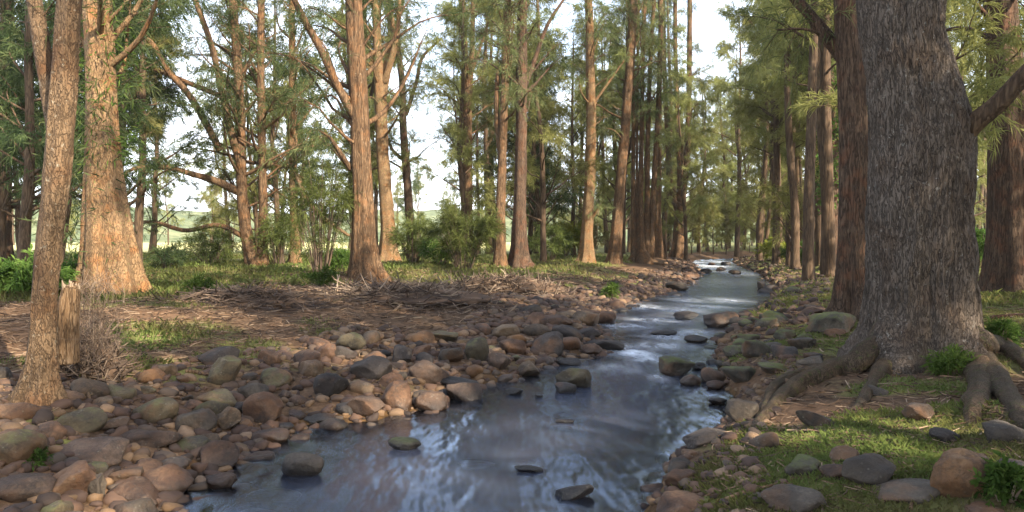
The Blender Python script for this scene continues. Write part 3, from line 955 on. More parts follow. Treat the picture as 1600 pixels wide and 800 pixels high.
build_tree('thin crooked oak with stubby knots, behind the many stemmed clump', [(1031, 403, 15), (1028, 340, 12), (1029, 250, 11), (1030, 150, 9), (1033, 0, 8)], 'bark_brown', 'leaf_mid', top=17, seed=116, boughs=24, bh=(5, None), blen=2.6, nsize=(0.34, 0.024))
build_tree('oak forking low into curved upright stems near the head of the stream', [(1060, 404, 27), (1062, 360, 20), (1063, 310, 17), (1071, 270, 12), (1076, 180, 10), (1077, 90, 9), (1078, 0, 8)], 'bark_brown', 'leaf_mid', top=18, seed=117, boughs=18, bh=(9, None), blen=2.4, nsize=(0.34, 0.024),
    stems=([(1060, 330, 13), (1048, 290, 11), (1043, 210, 9), (1038, 110, 8), (1036, 0, 7)], [(1063, 320, 11), (1061, 240, 9), (1056, 120, 8), (1055, 0, 7)]))
rd, rdb, rdp, rdr, rdd = build_tree('dark rough oak standing hard against the massive grey trunk', [(1338, 490, 72), (1338, 470, 60), (1337, 400, 54), (1336, 300, 48), (1333, 200, 42), (1328, 100, 39), (1322, 0, 36)],
    'bark_dark', 'leaf_mid', top=17, seed=118, boughs=12, bh=(6, None), blen=3.4, nsize=(0.26, 0.016), sides=60, rough=0.18,
    limbs=([(1358, 146, 20, 0.1), (1334, 112, 28, 0.1), (1314, 86, 23, 0.15), (1296, 62, 20, 0.2), (1272, 32, 18, 0.3), (1245, 0, 16, 0.4), (1200, -50, 12, 0.5)], [(1300, 66, 6, 0.2), (1280, 52, 5, 0.2), (1250, 45, 4, 0.1), (1215, 47, 3, 0)]))
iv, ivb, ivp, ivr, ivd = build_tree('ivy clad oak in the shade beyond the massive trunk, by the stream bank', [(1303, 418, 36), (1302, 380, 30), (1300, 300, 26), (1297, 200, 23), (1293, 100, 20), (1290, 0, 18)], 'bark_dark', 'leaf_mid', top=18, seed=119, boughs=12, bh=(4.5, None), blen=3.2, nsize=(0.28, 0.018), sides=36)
shoots(iv, ivb, (at(1292, 90, ivd), at(1300, 330, ivd)), 240, 8, size=(0.13, 0.05), spread=0.3, rad=0.3, mat='leaf_green')
build_tree('broad dark oak with a fluted double trunk on the grass beyond the massive trunk', [(1583, 458, 76), (1582, 440, 62), (1580, 380, 56), (1578, 280, 52), (1573, 180, 50), (1568, 80, 46), (1563, 0, 42)], 'bark_dark', 'leaf_mid', top=18, seed=120, boughs=16, bh=(5, None), blen=3.6, nsize=(0.26, 0.016), sides=60, lobes=0.08)

# ---- the far trees: a few kinds, copied
def proto(seed, h, r, boughs, h0, blen, leaf, need=(18, 42), nsize=(0.28, 0.022), wob=0.2, forked=False):
    rg = np.random.default_rng(seed)
    n = 8
    pts = np.column_stack([np.cumsum(rg.normal(0, wob * 0.5, n)), np.cumsum(rg.normal(0, wob * 0.5, n)), np.linspace(-0.3, h, n)])
    pts[:, :2] -= pts[0, :2]
    q = spline(pts, 40)
    r *= 0.72
    rad = r * (1 - np.linspace(0, 1, 40)) ** 0.7 + 0.02
    tg = Geo()
    tg.add(*tube(q, rad * (1 + 0.5 * np.exp(-np.linspace(0, h, 40) / 0.4)), 12, rough=0.15, rscale=5, seed=seed))
    b = bough_set(q, rad, boughs, h0, h * 0.97, blen, seed + 1, 0.5)
    if forked:
        k = 14
        p2 = np.array([q[k], q[k] + [0.5, 0.2, 1.2], q[k] + [0.7, 0.5, 4], q[k] + [0.8, 0.4, h * 0.55]])
        q2 = spline(p2, 24)
        r2 = np.linspace(rad[k] * 0.75, 0.02, 24)
        tg.add(*tube(q2, r2, 9))
        b += bough_set(q2, r2, boughs // 2, 2, h * 0.5, blen * 0.8, seed + 2, 0.5)
    for p, rr in b:
        tg.add(*tube(p, rr * 0.8, 4, cap=False))
    V, F, tone = crown_geo(b, need[0], need[1], nsize[0], nsize[1], seed + 3, droop=0.22, twig=(0.4, 0.9), t0=0.3)
    return tg.mesh('trunk', M['bark_far']), crown_mesh('crown', V, F, tone, M[leaf])


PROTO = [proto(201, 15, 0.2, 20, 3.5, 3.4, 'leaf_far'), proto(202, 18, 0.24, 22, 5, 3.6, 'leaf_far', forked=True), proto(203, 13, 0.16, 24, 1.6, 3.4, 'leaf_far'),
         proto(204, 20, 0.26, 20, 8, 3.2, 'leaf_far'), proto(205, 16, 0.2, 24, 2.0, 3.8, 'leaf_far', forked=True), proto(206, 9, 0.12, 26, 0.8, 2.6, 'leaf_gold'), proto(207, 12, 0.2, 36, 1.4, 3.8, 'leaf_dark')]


def far_tree(k, x, y, label, group, s=1.0, rot=None, name='river_oak'):
    t = thing(name, label, 'tree', (x, y, ground_z(x, y) - 0.05), group)
    t.rotation_euler = (0, 0, random.uniform(0, 6.28) if rot is None else rot)
    t.scale = (s, s, s)
    tr, cr = PROTO[k]
    link('trunk', tr, t)
    link('crown', cr, t)
    return t


def stream_x(y):
    pl, pr_ = np.interp(y, L[:, 1], L[:, 0]), np.interp(y, Rr[:, 1], Rr[:, 0])
    return pl, pr_


FARSETS = [
    (34, (74, 125), ('w', 2, 45), (1, 2, 4, 5, 2), 'small distant oak closing the view at the head of the stream', 'distant oaks at the head of the stream', 2.0),
    (24, (30, 62), ('w', -26, 4), (0, 2, 6, 4, 1), 'leafy oak with low foliage filling the gaps between the brown trunks', 'leafy oaks between the brown trunks', 3.0),
    # count, y range, x from/to (relative: 'r' = right of stream, 'l' = left of stream, 'w' = world), kinds, label, group, min spacing
    (22, (24, 48), ('r', 1.2, 11), (1, 3, 1, 4, 3), 'slender oak in the sunlit stand along the far right side of the stream', 'sunlit oaks along the right side of the stream', 1.6),
    (46, (48, 100), ('r', 1.5, 20), (1, 2, 4, 3, 2), 'small distant oak in the pale green forest past the stream bend', 'distant forest oaks past the stream bend', 2.2),
    (12, (40, 95), ('l', 2.0, 9), (0, 4, 2, 4), 'small distant oak on the far side of the many stemmed clump', 'distant oaks behind the clump of stems', 2.2),
    (13, (34, 60), ('w', -11, 4), (0, 1, 4, 0), 'thin oak in the gap between the nearer trunks by the paddock', 'oaks edging the paddock behind the nearer trunks', 2.4),
    (9, (26, 46), ('w', -36, -13), (6, 6, 0, 1), 'dark leafy oak in the shaded row by the bright paddock', 'dark oaks edging the bright paddock', 3.0),
    (26, (95, 150), ('w', -95, 10), (2, 5, 4, 6), 'small faraway tree across the bright paddock', 'faraway trees across the paddock', 4.0),
    (4, (13, 20), ('f', 0.85, 1.3), (4, 2, 1, 6), 'bright green oak in the gap behind the massive trunk', 'oaks in the gap behind the massive trunk', 2.0),
]
placed = [tuple(b[1][:2]) for b in TREES]
for cnt, (y0, y1), (mode, a, b), kinds, lab, grp, sp_ in FARSETS:
    random.seed(cnt * 7 + len(lab))
    got = tries = 0
    while got < cnt and tries < 3000:
        tries += 1
        y = random.uniform(y0, y1)
        pl, pr_ = stream_x(y)
        if mode == 'r':
            x = pr_ + a + (b - a) * random.random() ** 1.5
        elif mode == 'l':
            x = pl - random.uniform(a, b)
        elif mode == 'f':
            x = y * random.uniform(a, b) * 0.68
        else:
            x = random.uniform(a, b)
        ppx = 800 + FPX * x / y
        if y < 62 and grp.startswith(('leafy', 'oaks edging')) and (590 < ppx < 720 or 195 < ppx < 335 or 478 < ppx < 538):
            continue
        if pl - 1.2 < x < pr_ + 1.2:
            continue
        if any((x - q[0]) ** 2 + (y - q[1]) ** 2 < sp_ ** 2 for q in placed):
            continue
        placed.append((x, y))
        far_tree(random.choice(kinds), x, y, lab, grp, random.uniform(0.8, 1.2))
        got += 1

for x, y, kd, s in [(14.2, 35, 5, 1.3), (15.6, 41, 4, 0.85), (18.0, 48, 2, 1.15), (20, 55, 4, 1.05), (23, 62, 4, 1.2), (10.5, 66, 4, 1.2), (7.5, 58, 4, 1.1), (13.2, 56, 2, 1.1), (14.5, 63, 2, 1.2),
                    (18.5, 73, 2, 1.3), (20.5, 77, 4, 1.1), (23, 79, 2, 1.4), (25.5, 81, 4, 1.15), (28, 82, 2, 1.4), (30.5, 84, 4, 1.2), (16.5, 71, 5, 1.3), (15.8, 44, 3, 0.95), (18.8, 56, 3, 1.1), (12.4, 60, 3, 1.15), (22, 72, 1, 1.35)]:
    far_tree(kd, x, y, 'tall pale green oak leaning its crown over the upper stream', 'tall oaks with crowns over the upper stream', s)

for x, y, s in [(18, 70.5, .55), (19.6, 71.5, .6), (21.2, 73, .55), (22.8, 74.5, .6), (24.4, 75.5, .5), (26.2, 76.5, .6), (28.2, 77.5, .6), (30, 79, .6), (17, 69.5, .5), (20.2, 80, .8), (24, 84, .8), (27, 86, .8), (22, 60, .4), (23.2, 63, .45)]:
    far_tree(5, x, y, 'low bushy young oak on the bank where the stream bends away', 'young oaks on the bank at the stream bend', s)

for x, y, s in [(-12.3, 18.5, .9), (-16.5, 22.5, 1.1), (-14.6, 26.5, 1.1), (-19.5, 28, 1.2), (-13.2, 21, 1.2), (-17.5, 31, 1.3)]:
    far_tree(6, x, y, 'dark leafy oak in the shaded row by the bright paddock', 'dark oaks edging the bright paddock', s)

# ---- neighbours outside the frame that shade the near ground
SUN_AZ, SUN_EL = RAD(136), RAD(34)
ax, ay = math.sin(SUN_AZ), math.cos(SUN_AZ)
for i in range(17):
    t = -11 + 2.1 * i + random.uniform(-.6, .6)
    s_ = 8.5 + random.uniform(-1.2, 2.2)
    x, y = s_ * ax - t * ay, s_ * ay + t * ax
    if y > 0 and abs(x) < 0.9 * y + 2:
        continue
    far_tree((5, 2, 5, 6, 5)[i % 5], x, y, 'small leafy oak in the belt along the bank behind the photographer', 'oaks behind the photographer', random.uniform(1.05, 1.3))
for x, y, kd, s in [(9.6, 3.0, 4, 1.0), (11.0, 0.8, 4, 1.0), (8.2, -0.4, 1, 1.0), (12.5, 4.0, 6, 1.1)]:  # unseen trees added to keep the sun off the massive trunk
    far_tree(kd, x, y, 'tall leafy oak out of view, added to shade the massive trunk', 'oaks behind the photographer', s)
# ------------------------------------------------------------------ rocks
def ico(sub):
    import bmesh
    bm = bmesh.new()
    bmesh.ops.create_icosphere(bm, subdivisions=sub, radius=1.0)
    V = np.array([v.co[:] for v in bm.verts])
    F = np.array([[v.index for v in f.verts] for f in bm.faces])
    bm.free()
    return V, F


ICO = {s: ico(s) for s in (2, 3, 4, 5)}


def rock_shape(seed, sub=4, ang=0.5, flat=0.0):
    rg = np.random.default_rng(seed)
    V, F = ICO[sub]
    p = V.copy()
    for k in range(int(4 + 7 * ang)):
        n = norm(rg.normal(0, 1, 3))
        o = rg.uniform(0.52, 0.82)
        d = p @ n - o
        p = p - np.where(d > 0, d * (0.55 + 0.4 * ang), 0)[:, None] * n
    if flat:
        d = p[:, 2] - 0.45
        p[:, 2] -= np.where(d > 0, d * flat, 0)
    p = p + norm(p) * (fbm(V * 1.1 + seed % 97, 2, seed) * 0.24 + fbm(V * 4.5, 3, seed + 1) * 0.07)[:, None]
    p -= (p.max(0) + p.min(0)) / 2
    p /= np.abs(p).max(0)
    return p, F


ROCKS = []      # (x, y, footprint radius)
G_L, G_R, G_S = 'stones heaped along the left bank', 'stones among the grass of the right bank', 'stones standing in the stream'


def rot(p, roll, yaw, pitch=0.0):
    c, s = math.cos(yaw), math.sin(yaw)
    p = p @ np.array([[c, -s, 0], [s, c, 0], [0, 0, 1]]).T
    c, s = math.cos(roll), math.sin(roll)
    p = p @ np.array([[c, 0, -s], [0, 1, 0], [s, 0, c]]).T
    return p


seedc = [1000]


def grp_sink(g):
    return g == G_R



def hero_rock(cx, cy, w, h, col, label, ang=0.5, roll=0.0, deep=0.8, group=G_L, name='rock', cat='rock', flat=0.3, z=None, sub=4):
    seedc[0] += 1
    if z is not None:
        deep *= 0.7
    g = P0(cx, cy + 0.36 * h) if z is not None else hit(cx, cy + 0.38 * h)
    D = g[1]
    W = w / FPX * D
    Dp = D + 0.3 * deep * W
    W = w / FPX * Dp
    hw = h / FPX * Dp
    c = at(cx, cy, Dp)
    if 'under the water' in label or 'through the' in label:
        c[2] = -hw * 0.5 - 0.015
    tanv = max(0.05, (CAM_Z - c[2]) / Dp)
    Hh = math.sqrt(max(hw ** 2 - (deep * W * tanv) ** 2, (0.55 * hw) ** 2)) * 1.05
    if grp_sink(group):
        c[2] -= 0.10 * hw
    p, F = rock_shape(seedc[0], sub, ang + 0.25, flat)
    p = p * np.array([W / 2, deep * W / 2, Hh / 2])
    if roll:
        p = rot(p, RAD(roll), 0)
        p[:, 0] *= W / (p[:, 0].max() - p[:, 0].min())
    me = mesh_np(name, p, [F], ROCKM[col])
    o = link(name, me, loc=c)
    tag(o, label, cat, group)
    ROCKS.append((c[0], c[1], W * 0.5))
    return o


HERO = [
    (1104, 424, 18, 9, 'dark', 'dark stone at the left end of the far rapid', .4, 0, .9, G_S),
    (1126, 421, 16, 8, 'dark', 'dark stone in the middle of the far rapid', .4, 0, .9, G_S),
    (1148, 426, 20, 9, 'grey', 'grey stone at the right end of the far rapid', .4, 0, .9, G_S),
    (1134, 412, 16, 6, 'dark', 'dark stone at the top of the far rapid', .4, 0, .9, G_S),
    (1112, 413, 12, 6, 'rusty', 'brown stone at the top of the far rapid', .4, 0, .9, G_S),
    (1080, 431, 26, 12, 'rusty', 'brown stone on the left bank below the far rapid', .5, 0, .9, G_L),
    (1170, 432, 22, 10, 'grey', 'grey stone on the right bank below the far rapid', .5, 0, .9, G_R),
    (428, 757, 84, 24, 'orange', 'orange stone lying just under the water in front of the smooth grey loaf shaped stone', .4, 0, .9, G_S),
    (402, 788, 60, 18, 'orange', 'dull orange stone under the water at the bottom of the view', .4, 0, .9, G_S),
    (744, 716, 60, 12, 'rusty', 'reddish stone barely showing through the smooth water', .4, 0, .9, G_S),
    (468, 690, 34, 24, 'orange', 'small orange stone between the purplish grey stone and the pool', .4, 0, .9, G_L),
    (545, 640, 40, 22, 'dark', 'dark low stone beside the blocky purplish stone', .5, 0, .9, G_L),
    (500, 655, 54, 20, 'grey', 'low grey stone at the head of the still pool', .5, 0, .9, G_L),
    (610, 595, 40, 26, 'rusty', 'rusty stone wedged under the big dark oval boulder', .6, 8, .9, G_L),
    (484, 577, 40, 30, 'tan', 'tan stone beside the dark square shouldered stone', .6, -8, .9, G_L),
    (705, 557, 40, 28, 'grey', 'grey stone before the low wide olive stone', .5, 6, .9, G_L),
    (800, 545, 44, 30, 'rusty', 'rusty stone left of the large dark block', .6, -6, .9, G_L),
    (790, 520, 46, 26, 'tan', 'tan wedge of stone on the upper bar', .7, 8, .9, G_L),
    (838, 500, 36, 24, 'rusty', 'rusty wedge of stone behind the large dark block', .7, 8, .9, G_L),

    # cx, cy, w, h, colour, label, angularity, roll, depth ratio, group
    (22, 704, 90, 66, 'olive', 'big olive boulder with a shadowed face at the very edge of the left bank', .4, 8, .8, G_L),
    (40, 765, 92, 50, 'purple', 'wide brown slab below the big olive boulder', .6, 6, .8, G_L),
    (142, 708, 112, 52, 'purple', 'broad flat purplish brown slab amid the near left stones', .5, 2, .9, G_L),
    (108, 758, 84, 62, 'rusty', 'tilted rusty slab below the broad flat purplish slab', .8, 22, .8, G_L),
    (243, 645, 82, 42, 'olive', 'long tapering olive stone pointing up the bank below the twig heap', .3, 18, .7, G_L),
    (132, 660, 72, 42, 'olive', 'rounded olive brown stone uphill of the broad flat purplish slab', .5, 8, .8, G_L),
    (176, 668, 50, 28, 'purple', 'smooth purplish stone tucked beside the rounded olive brown stone', .4, 18, .8, G_L),
    (232, 684, 98, 30, 'purple', 'long low curved purplish stone below the long tapering olive stone', .3, 0, .6, G_L),
    (308, 663, 60, 44, 'grey', 'round grey brown stone beside the long low curved stone', .4, 0, .9, G_L),
    (353, 583, 50, 54, 'olive', 'steep four sided olive stone with a flat top at the edge of the grass', .9, -10, .8, G_L),
    (342, 626, 66, 34, 'olive', 'wide olive stone just below the steep four sided stone', .5, 0, .9, G_L),
    (357, 656, 42, 42, 'tan', 'angular tan stone between the grey brown and the orange tan stones', .9, 0, .8, G_L),
    (384, 667, 28, 24, 'orange', 'small bright orange stone touching the angular tan stone', .6, 0, .9, G_L),
    (340, 716, 66, 54, 'rusty', 'chunky square red brown stone near the still water pool', .7, 0, .9, G_L),
    (260, 753, 84, 58, 'rusty', 'big smooth red brown boulder at the lower water edge', .35, -6, .9, G_L),
    (216, 771, 84, 42, 'rusty', 'flat wedge of red stone leaning on the big smooth red brown boulder', .9, -16, .8, G_L),
    (345, 752, 50, 28, 'rusty', 'dark wet red stone half sunk at the water edge', .4, 0, .8, G_S),
    (151, 735, 34, 28, 'mossy', 'small stone capped with moss in the middle of the near left stones', .5, 0, .9, G_L),
    (145, 764, 38, 40, 'grey', 'grey pointed stone under the small mossy one', .9, 15, .8, G_L),
    (194, 745, 66, 30, 'grey', 'long grey stone above the flat red wedge', .5, 8, .7, G_L),
    (296, 694, 62, 28, 'olive', 'wide low olive stone above the chunky red brown stone', .6, 0, .9, G_L),
    (410, 640, 62, 56, 'rusty', 'orange brown block with a sloping face in the middle of the stones', .6, -22, .8, G_L),
    (421, 685, 62, 32, 'purple', 'purplish grey stone at the rim of the still pool', .4, 5, .9, G_L),
    (404, 720, 54, 30, 'purple', 'low purplish stone between the chunky red brown stone and the pool', .5, 0, .9, G_L),
    (473, 728, 68, 40, 'grey', 'smooth grey loaf shaped stone alone in the shallow pool', .15, -4, .85, G_S),
    (431, 593, 52, 36, 'olive', 'rounded tan stone with a lichen top above the orange brown block', .4, 0, .9, G_L),
    (423, 560, 36, 28, 'rusty', 'dark topped rusty stone just uphill of the rounded tan stone', .5, -10, .9, G_L),
    (518, 604, 50, 46, 'dark', 'dark square shouldered stone in the middle of the left stones', .5, 0, .9, G_L),
    (580, 577, 64, 42, 'dark', 'big dark oval boulder with a smooth top uphill of the wet bank', .25, -4, .8, G_L),
    (671, 583, 64, 38, 'purple', 'long dark purplish boulder sloping towards the stream', .4, -14, .8, G_L),
    (572, 638, 62, 38, 'purple', 'blocky purplish stone with a squared end by the water', .7, -6, .8, G_L),
    (626, 622, 52, 54, 'rusty', 'tilted brown block leaning beside the rounded waterside stone', .8, -28, .8, G_L),
    (673, 630, 52, 38, 'purple', 'rounded brown stone dipping into the stream', .3, 6, .9, G_L),
    (726, 617, 58, 42, 'purple', 'pyramid shaped stone with a red foot at the edge of the stream', .6, -10, .9, G_L),
    (716, 601, 66, 22, 'dark', 'dark low stone lying over the pyramid shaped stone', .4, -6, .8, G_L),
    (742, 582, 28, 24, 'orange', 'small yellow tan stone behind the pyramid shaped stone', .4, 0, .9, G_L),
    (746, 550, 38, 42, 'olive', 'egg shaped upright olive stone in the middle of the bar', .25, 10, .9, G_L),
    (688, 529, 58, 22, 'olive', 'low wide olive stone on the upper gravel', .4, 0, .8, G_L),
    (549, 535, 46, 32, 'olive', 'rounded olive stone at the upper edge of the gravel', .4, -12, .9, G_L),
    (628, 556, 32, 32, 'dark', 'dark knobbly stone next to the big dark oval boulder', .8, 0, .9, G_L),
    (779, 566, 36, 30, 'purple', 'dark purplish cobble below the egg shaped stone', .5, -8, .9, G_L),
    (860, 539, 54, 46, 'dark', 'large dark block with a flat face over the stream', .8, -14, .9, G_L),
    (826, 580, 36, 32, 'tan', 'pointed tan stone at the waterline before the large dark block', .5, -8, .9, G_L),
    (896, 593, 58, 36, 'olive', 'humped tan and brown stone out in the stream with a small stone before it', .5, -4, .8, G_S),
    (884, 607, 34, 20, 'dark', 'small dark stone touching the humped tan stone in the stream', .3, 0, .9, G_S),
    (886, 524, 50, 30, 'dark', 'long dark brown stone behind the large dark block', .4, -22, .8, G_L),
    (946, 500, 34, 28, 'rusty', 'round brown boulder where the bar meets the upper stream', .3, 0, .9, G_L),
    (914, 500, 46, 26, 'tan', 'smooth tan stone beside the round brown boulder of the upper stream', .4, -8, .9, G_L),
    (866, 503, 60, 22, 'rusty', 'long rusty stone on the upper bar', .5, 4, .8, G_L),
    (918, 522, 40, 20, 'dark', 'dark wet stone at the riffle', .4, 0, .8, G_L),
    (945, 541, 60, 20, 'dark', 'flat dark shelf of stone jutting into the riffle', .6, -4, .8, G_S),
    (925, 548, 34, 22, 'rusty', 'brown stone behind the flat dark shelf', .5, 0, .8, G_L),
    (890, 566, 38, 14, 'dark', 'thin dark stone barely above the water beside the flat shelf', .4, 0, .7, G_S),
    (852, 566, 28, 20, 'purple', 'reddish cobble at the waterline under the large dark block', .4, 0, .9, G_L),
    (632, 694, 52, 22, 'mossy', 'small dark stone with an olive cap alone in the smooth water', .3, -6, .8, G_S),
    (1057, 574, 58, 34, 'mossy', 'yellow mossy boulder out in the middle of the stream', .35, -4, .9, G_S),
    (1079, 595, 34, 20, 'purple', 'purplish stone at the foot of the yellow mossy boulder', .4, -6, .9, G_S),
    (1092, 573, 22, 14, 'dark', 'dark wet stone peeping behind the yellow mossy boulder', .4, 0, .9, G_S),
    (1115, 588, 40, 24, 'purple', 'dark brown stone between the mossy boulder and the right bank', .3, -8, .9, G_S),
    (1119, 602, 32, 17, 'rusty', 'dark red stone under the dark brown one near the right bank', .3, 0, .9, G_S),
    (1122, 627, 30, 12, 'dark', 'thin dark stone alone off the right bank', .3, 0, .8, G_S),
    (1072, 494, 40, 15, 'dark', 'flat dark stone in the upper stream where the water whitens', .4, 0, .8, G_S),
    (1127, 502, 56, 26, 'dark', 'cluster forming dark boulder at the right side of the upper stream', .6, 6, .8, G_S),
    (1168, 495, 34, 20, 'dark', 'dark round stone on the right edge of the upper stream', .4, 0, .9, G_S),
    (1212, 496, 44, 26, 'mossy', 'pale grey mossy boulder at the right edge of the upper stream', .35, 6, .9, G_R),
    (1038, 520, 42, 10, 'dark', 'very flat dark stone awash in the riffle', .3, 0, .8, G_S),
    (1088, 531, 40, 14, 'dark', 'flat dark stone near the mossy right bank in the riffle', .4, -6, .8, G_S),
    (1057, 450, 34, 20, 'grey', 'grey boulder at the left bank of the far stream', .4, 0, .9, G_L),
    (1053, 466, 30, 18, 'dark', 'dark boulder before the grey one of the far stream', .4, 0, .9, G_L),
    (1094, 452, 30, 14, 'rusty', 'brown stone by the glassy pool of the far stream', .4, 0, .9, G_L),
    (1190, 447, 14, 16, 'dark', 'dark upright stone in the glassy pool of the far stream', .4, 0, .9, G_S),
    (898, 770, 62, 24, 'dark', 'rough dark stone just breaking the near water', .8, 14, .7, G_S),
    (826, 733, 46, 12, 'dark', 'thin dark stone making a ripple in the near water', .6, -5, .7, G_S),
    (882, 658, 30, 9, 'dark', 'low dark speck of stone in the smooth middle water', .6, 0, .8, G_S),
    (803, 612, 28, 14, 'dark', 'small dark stone off the bar, left of the humped tan stone', .4, 0, .8, G_S),
    (842, 619, 12, 6, 'dark', 'tiny dark stone between two larger ones in the stream', .4, 0, .8, G_S),
    (1159, 642, 54, 48, 'grey', 'grey upright stone with a rounded top where the roots reach the stream', .4, 0, .8, G_R),
    (1104, 683, 66, 28, 'dark', 'long dark wet stone along the near right water edge', .5, 14, .7, G_R),
    (1041, 716, 32, 30, 'mossy', 'grey stone jutting from the grass tip into the near water', .5, 0, .9, G_R),
    (1064, 748, 56, 40, 'rusty', 'red brown stone under the grassy tip of the near right bank', .4, 0, .9, G_R),
    (1022, 766, 48, 30, 'rusty', 'dark red wet stone at the near right water edge', .4, 0, .9, G_R),
    (1070, 788, 90, 46, 'rusty', 'wide pinkish brown stone at the very bottom of the right bank', .4, 2, .9, G_R),
    (1002, 792, 46, 24, 'dark', 'low dark stone at the bottom beside the wide pinkish one', .4, 0, .9, G_R),
    (1357, 736, 80, 60, 'grey', 'rounded dark grey boulder in the grass before the massive trunk', .35, 6, .9, G_R),
    (1418, 766, 120, 46, 'grey', 'long low grey boulder between the rounded grey and the orange boulder', .4, 6, .8, G_R),
    (1238, 782, 96, 56, 'grey', 'broad flat grey slab at the bottom of the right bank', .5, 4, .9, G_R),
    (1256, 727, 68, 40, 'mossy', 'grey mossy stone in the grass above the broad flat slab', .4, 0, .9, G_R),
    (1321, 711, 44, 34, 'grey', 'small steep grey stone touching the rounded dark grey boulder', .5, 6, .9, G_R),
    (1436, 645, 46, 36, 'grey', 'squat grey stone in the grass just below the massive trunk', .5, 0, .9, G_R),
    (1476, 680, 48, 28, 'dark', 'dark stone in the grass between the trunk and the orange boulder', .5, -12, .9, G_R),
    (1572, 676, 74, 42, 'grey', 'big grey brown stone under the forked root', .5, -6, .8, G_R),
    (1582, 730, 52, 32, 'dark', 'dark smooth stone beside the orange boulder', .4, 0, .9, G_R),
    (1540, 795, 70, 30, 'rusty', 'low brown stone under the orange boulder', .5, 0, .9, G_R),
    (1276, 656, 66, 26, 'grey', 'grey log shaped stone lying below the mossy roots', .4, -26, .6, G_R),
    (1306, 520, 32, 18, 'rusty', 'small brown stone nested in the hollow of the mossy root', .4, 0, .9, G_R),
    (1253, 536, 44, 26, 'grey', 'grey stone beyond the mossy roots', .4, -10, .9, G_R),
    (1228, 524, 36, 22, 'mossy', 'mossy stone next to the grey stone beyond the roots', .4, 0, .9, G_R),
    (1275, 486, 44, 16, 'rusty', 'flat brown stone at the foot of the dark rough oak', .4, 0, .9, G_R),
    (1304, 506, 80, 44, 'mossy', 'tan mossy hump of stone between the massive trunk and the dark rough oak', .3, 4, .8, G_R),
    (1210, 575, 56, 24, 'mossy', 'reddish stone sunk in moss by the right water edge', .5, -10, .9, G_R),
    (1160, 585, 60, 36, 'mossy', 'mossy ledge of stone over the stream on the right bank', .6, -16, .8, G_R),
    (1150, 548, 44, 24, 'mossy', 'grassy topped stone on the right bank before the riffle', .4, 0, .9, G_R),
    (1265, 565, 46, 20, 'grey', 'grey slab under the arching mossy root', .6, 10, .8, G_R),
    (1195, 690, 44, 36, 'grey', 'grey stone half covered by grass near the root tips', .5, 8, .9, G_R),
]
for hr in HERO:
    cx, cy, w, h, col, lab, ang, roll, deep, grp = hr
    hero_rock(cx, cy, w, h, col, lab, ang, roll, deep, grp, z=0.0 if grp == G_S else None)
bould = hero_rock(1502, 741, 102, 100, 'orange', 'big rounded orange brown boulder with a dished top on the right bank', .3, 4, .85, G_R, 'boulder', 'boulder', 0.5, sub=5)

# ---- the loose stones between them
VAR = []
for s in range(16):
    p, F = rock_shape(500 + s, 3, 0.55 + 0.04 * s, 0.3)
    p = p * np.array([1, 0.78, 0.58])
    VAR.append({})
    VAR[-1]['p'] = (p, F)


def var_mesh(i, col):
    if col not in VAR[i]:
        VAR[i][col] = mesh_np('rock', VAR[i]['p'][0], [VAR[i]['p'][1]], ROCKM[col])
    return VAR[i][col]


COLWORD = {'rusty': 'rusty brown', 'orange': 'orange', 'tan': 'tan', 'purple': 'purplish', 'grey': 'grey', 'dark': 'dark', 'olive': 'olive', 'mossy': 'mossy'}
LANDMARKS = [(62, 630, 'the leaning tan oak'), (140, 590, 'the twig heap by the stump'), (353, 583, 'the steep four sided stone'), (142, 708, 'the broad flat purplish slab'), (243, 645, 'the long tapering olive stone'),
             (340, 716, 'the chunky square red brown stone'), (410, 640, 'the orange brown block'), (473, 728, 'the grey loaf shaped stone'), (518, 604, 'the dark square shouldered stone'), (580, 577, 'the big dark oval boulder'),
             (672, 585, 'the long dark purplish boulder'), (626, 622, 'the tilted brown block'), (726, 617, 'the pyramid shaped stone'), (746, 550, 'the egg shaped stone'), (688, 529, 'the low wide olive stone'),
             (860, 539, 'the large dark block'), (896, 593, 'the humped tan stone in the stream'), (946, 500, 'the round brown boulder'), (790, 450, 'the driftwood heap'), (573, 437, 'the thick brown oak'),
             (812, 417, 'the thick reddish oak'), (1002, 410, 'the many stemmed clump'), (1057, 450, 'the grey boulder of the far stream'), (1127, 502, 'the dark boulder of the upper stream'), (1212, 496, 'the pale mossy boulder'),
             (1338, 490, 'the dark rough oak'), (1432, 580, 'the massive trunk'), (1502, 741, 'the orange boulder'), (1357, 736, 'the rounded dark grey boulder'), (1238, 782, 'the broad flat grey slab'), (1159, 642, 'the grey upright stone'), (1240, 610, 'the mossy roots'), (1303, 418, 'the ivy clad oak'), (1100, 412, 'the far rapid')]
LM = [(hit(px, py)[:2], t, (px, py)) for px, py, t in LANDMARKS]


def pix(p):
    """pixel of a world point"""
    d = np.array(p) - np.array([0, 0, CAM_Z])
    y = d[1] * cp - d[2] * sp
    v = d[1] * sp + d[2] * cp
    return 800 + FPX * d[0] / y, 400 - FPX * v / y


def relation(p):
    ppx = pix(p)
    best = sorted(LM, key=lambda q: (q[2][0] - ppx[0]) ** 2 + (1.4 * (q[2][1] - ppx[1])) ** 2)[0]
    dx, dy = ppx[0] - best[2][0], ppx[1] - best[2][1]
    if abs(dy) * 1.5 > abs(dx):
        w = 'in front of' if dy > 0 else 'behind'
    else:
        w = 'right of' if dx > 0 else 'left of'
    return w, best[1], math.hypot(dx, dy)


scatter = []


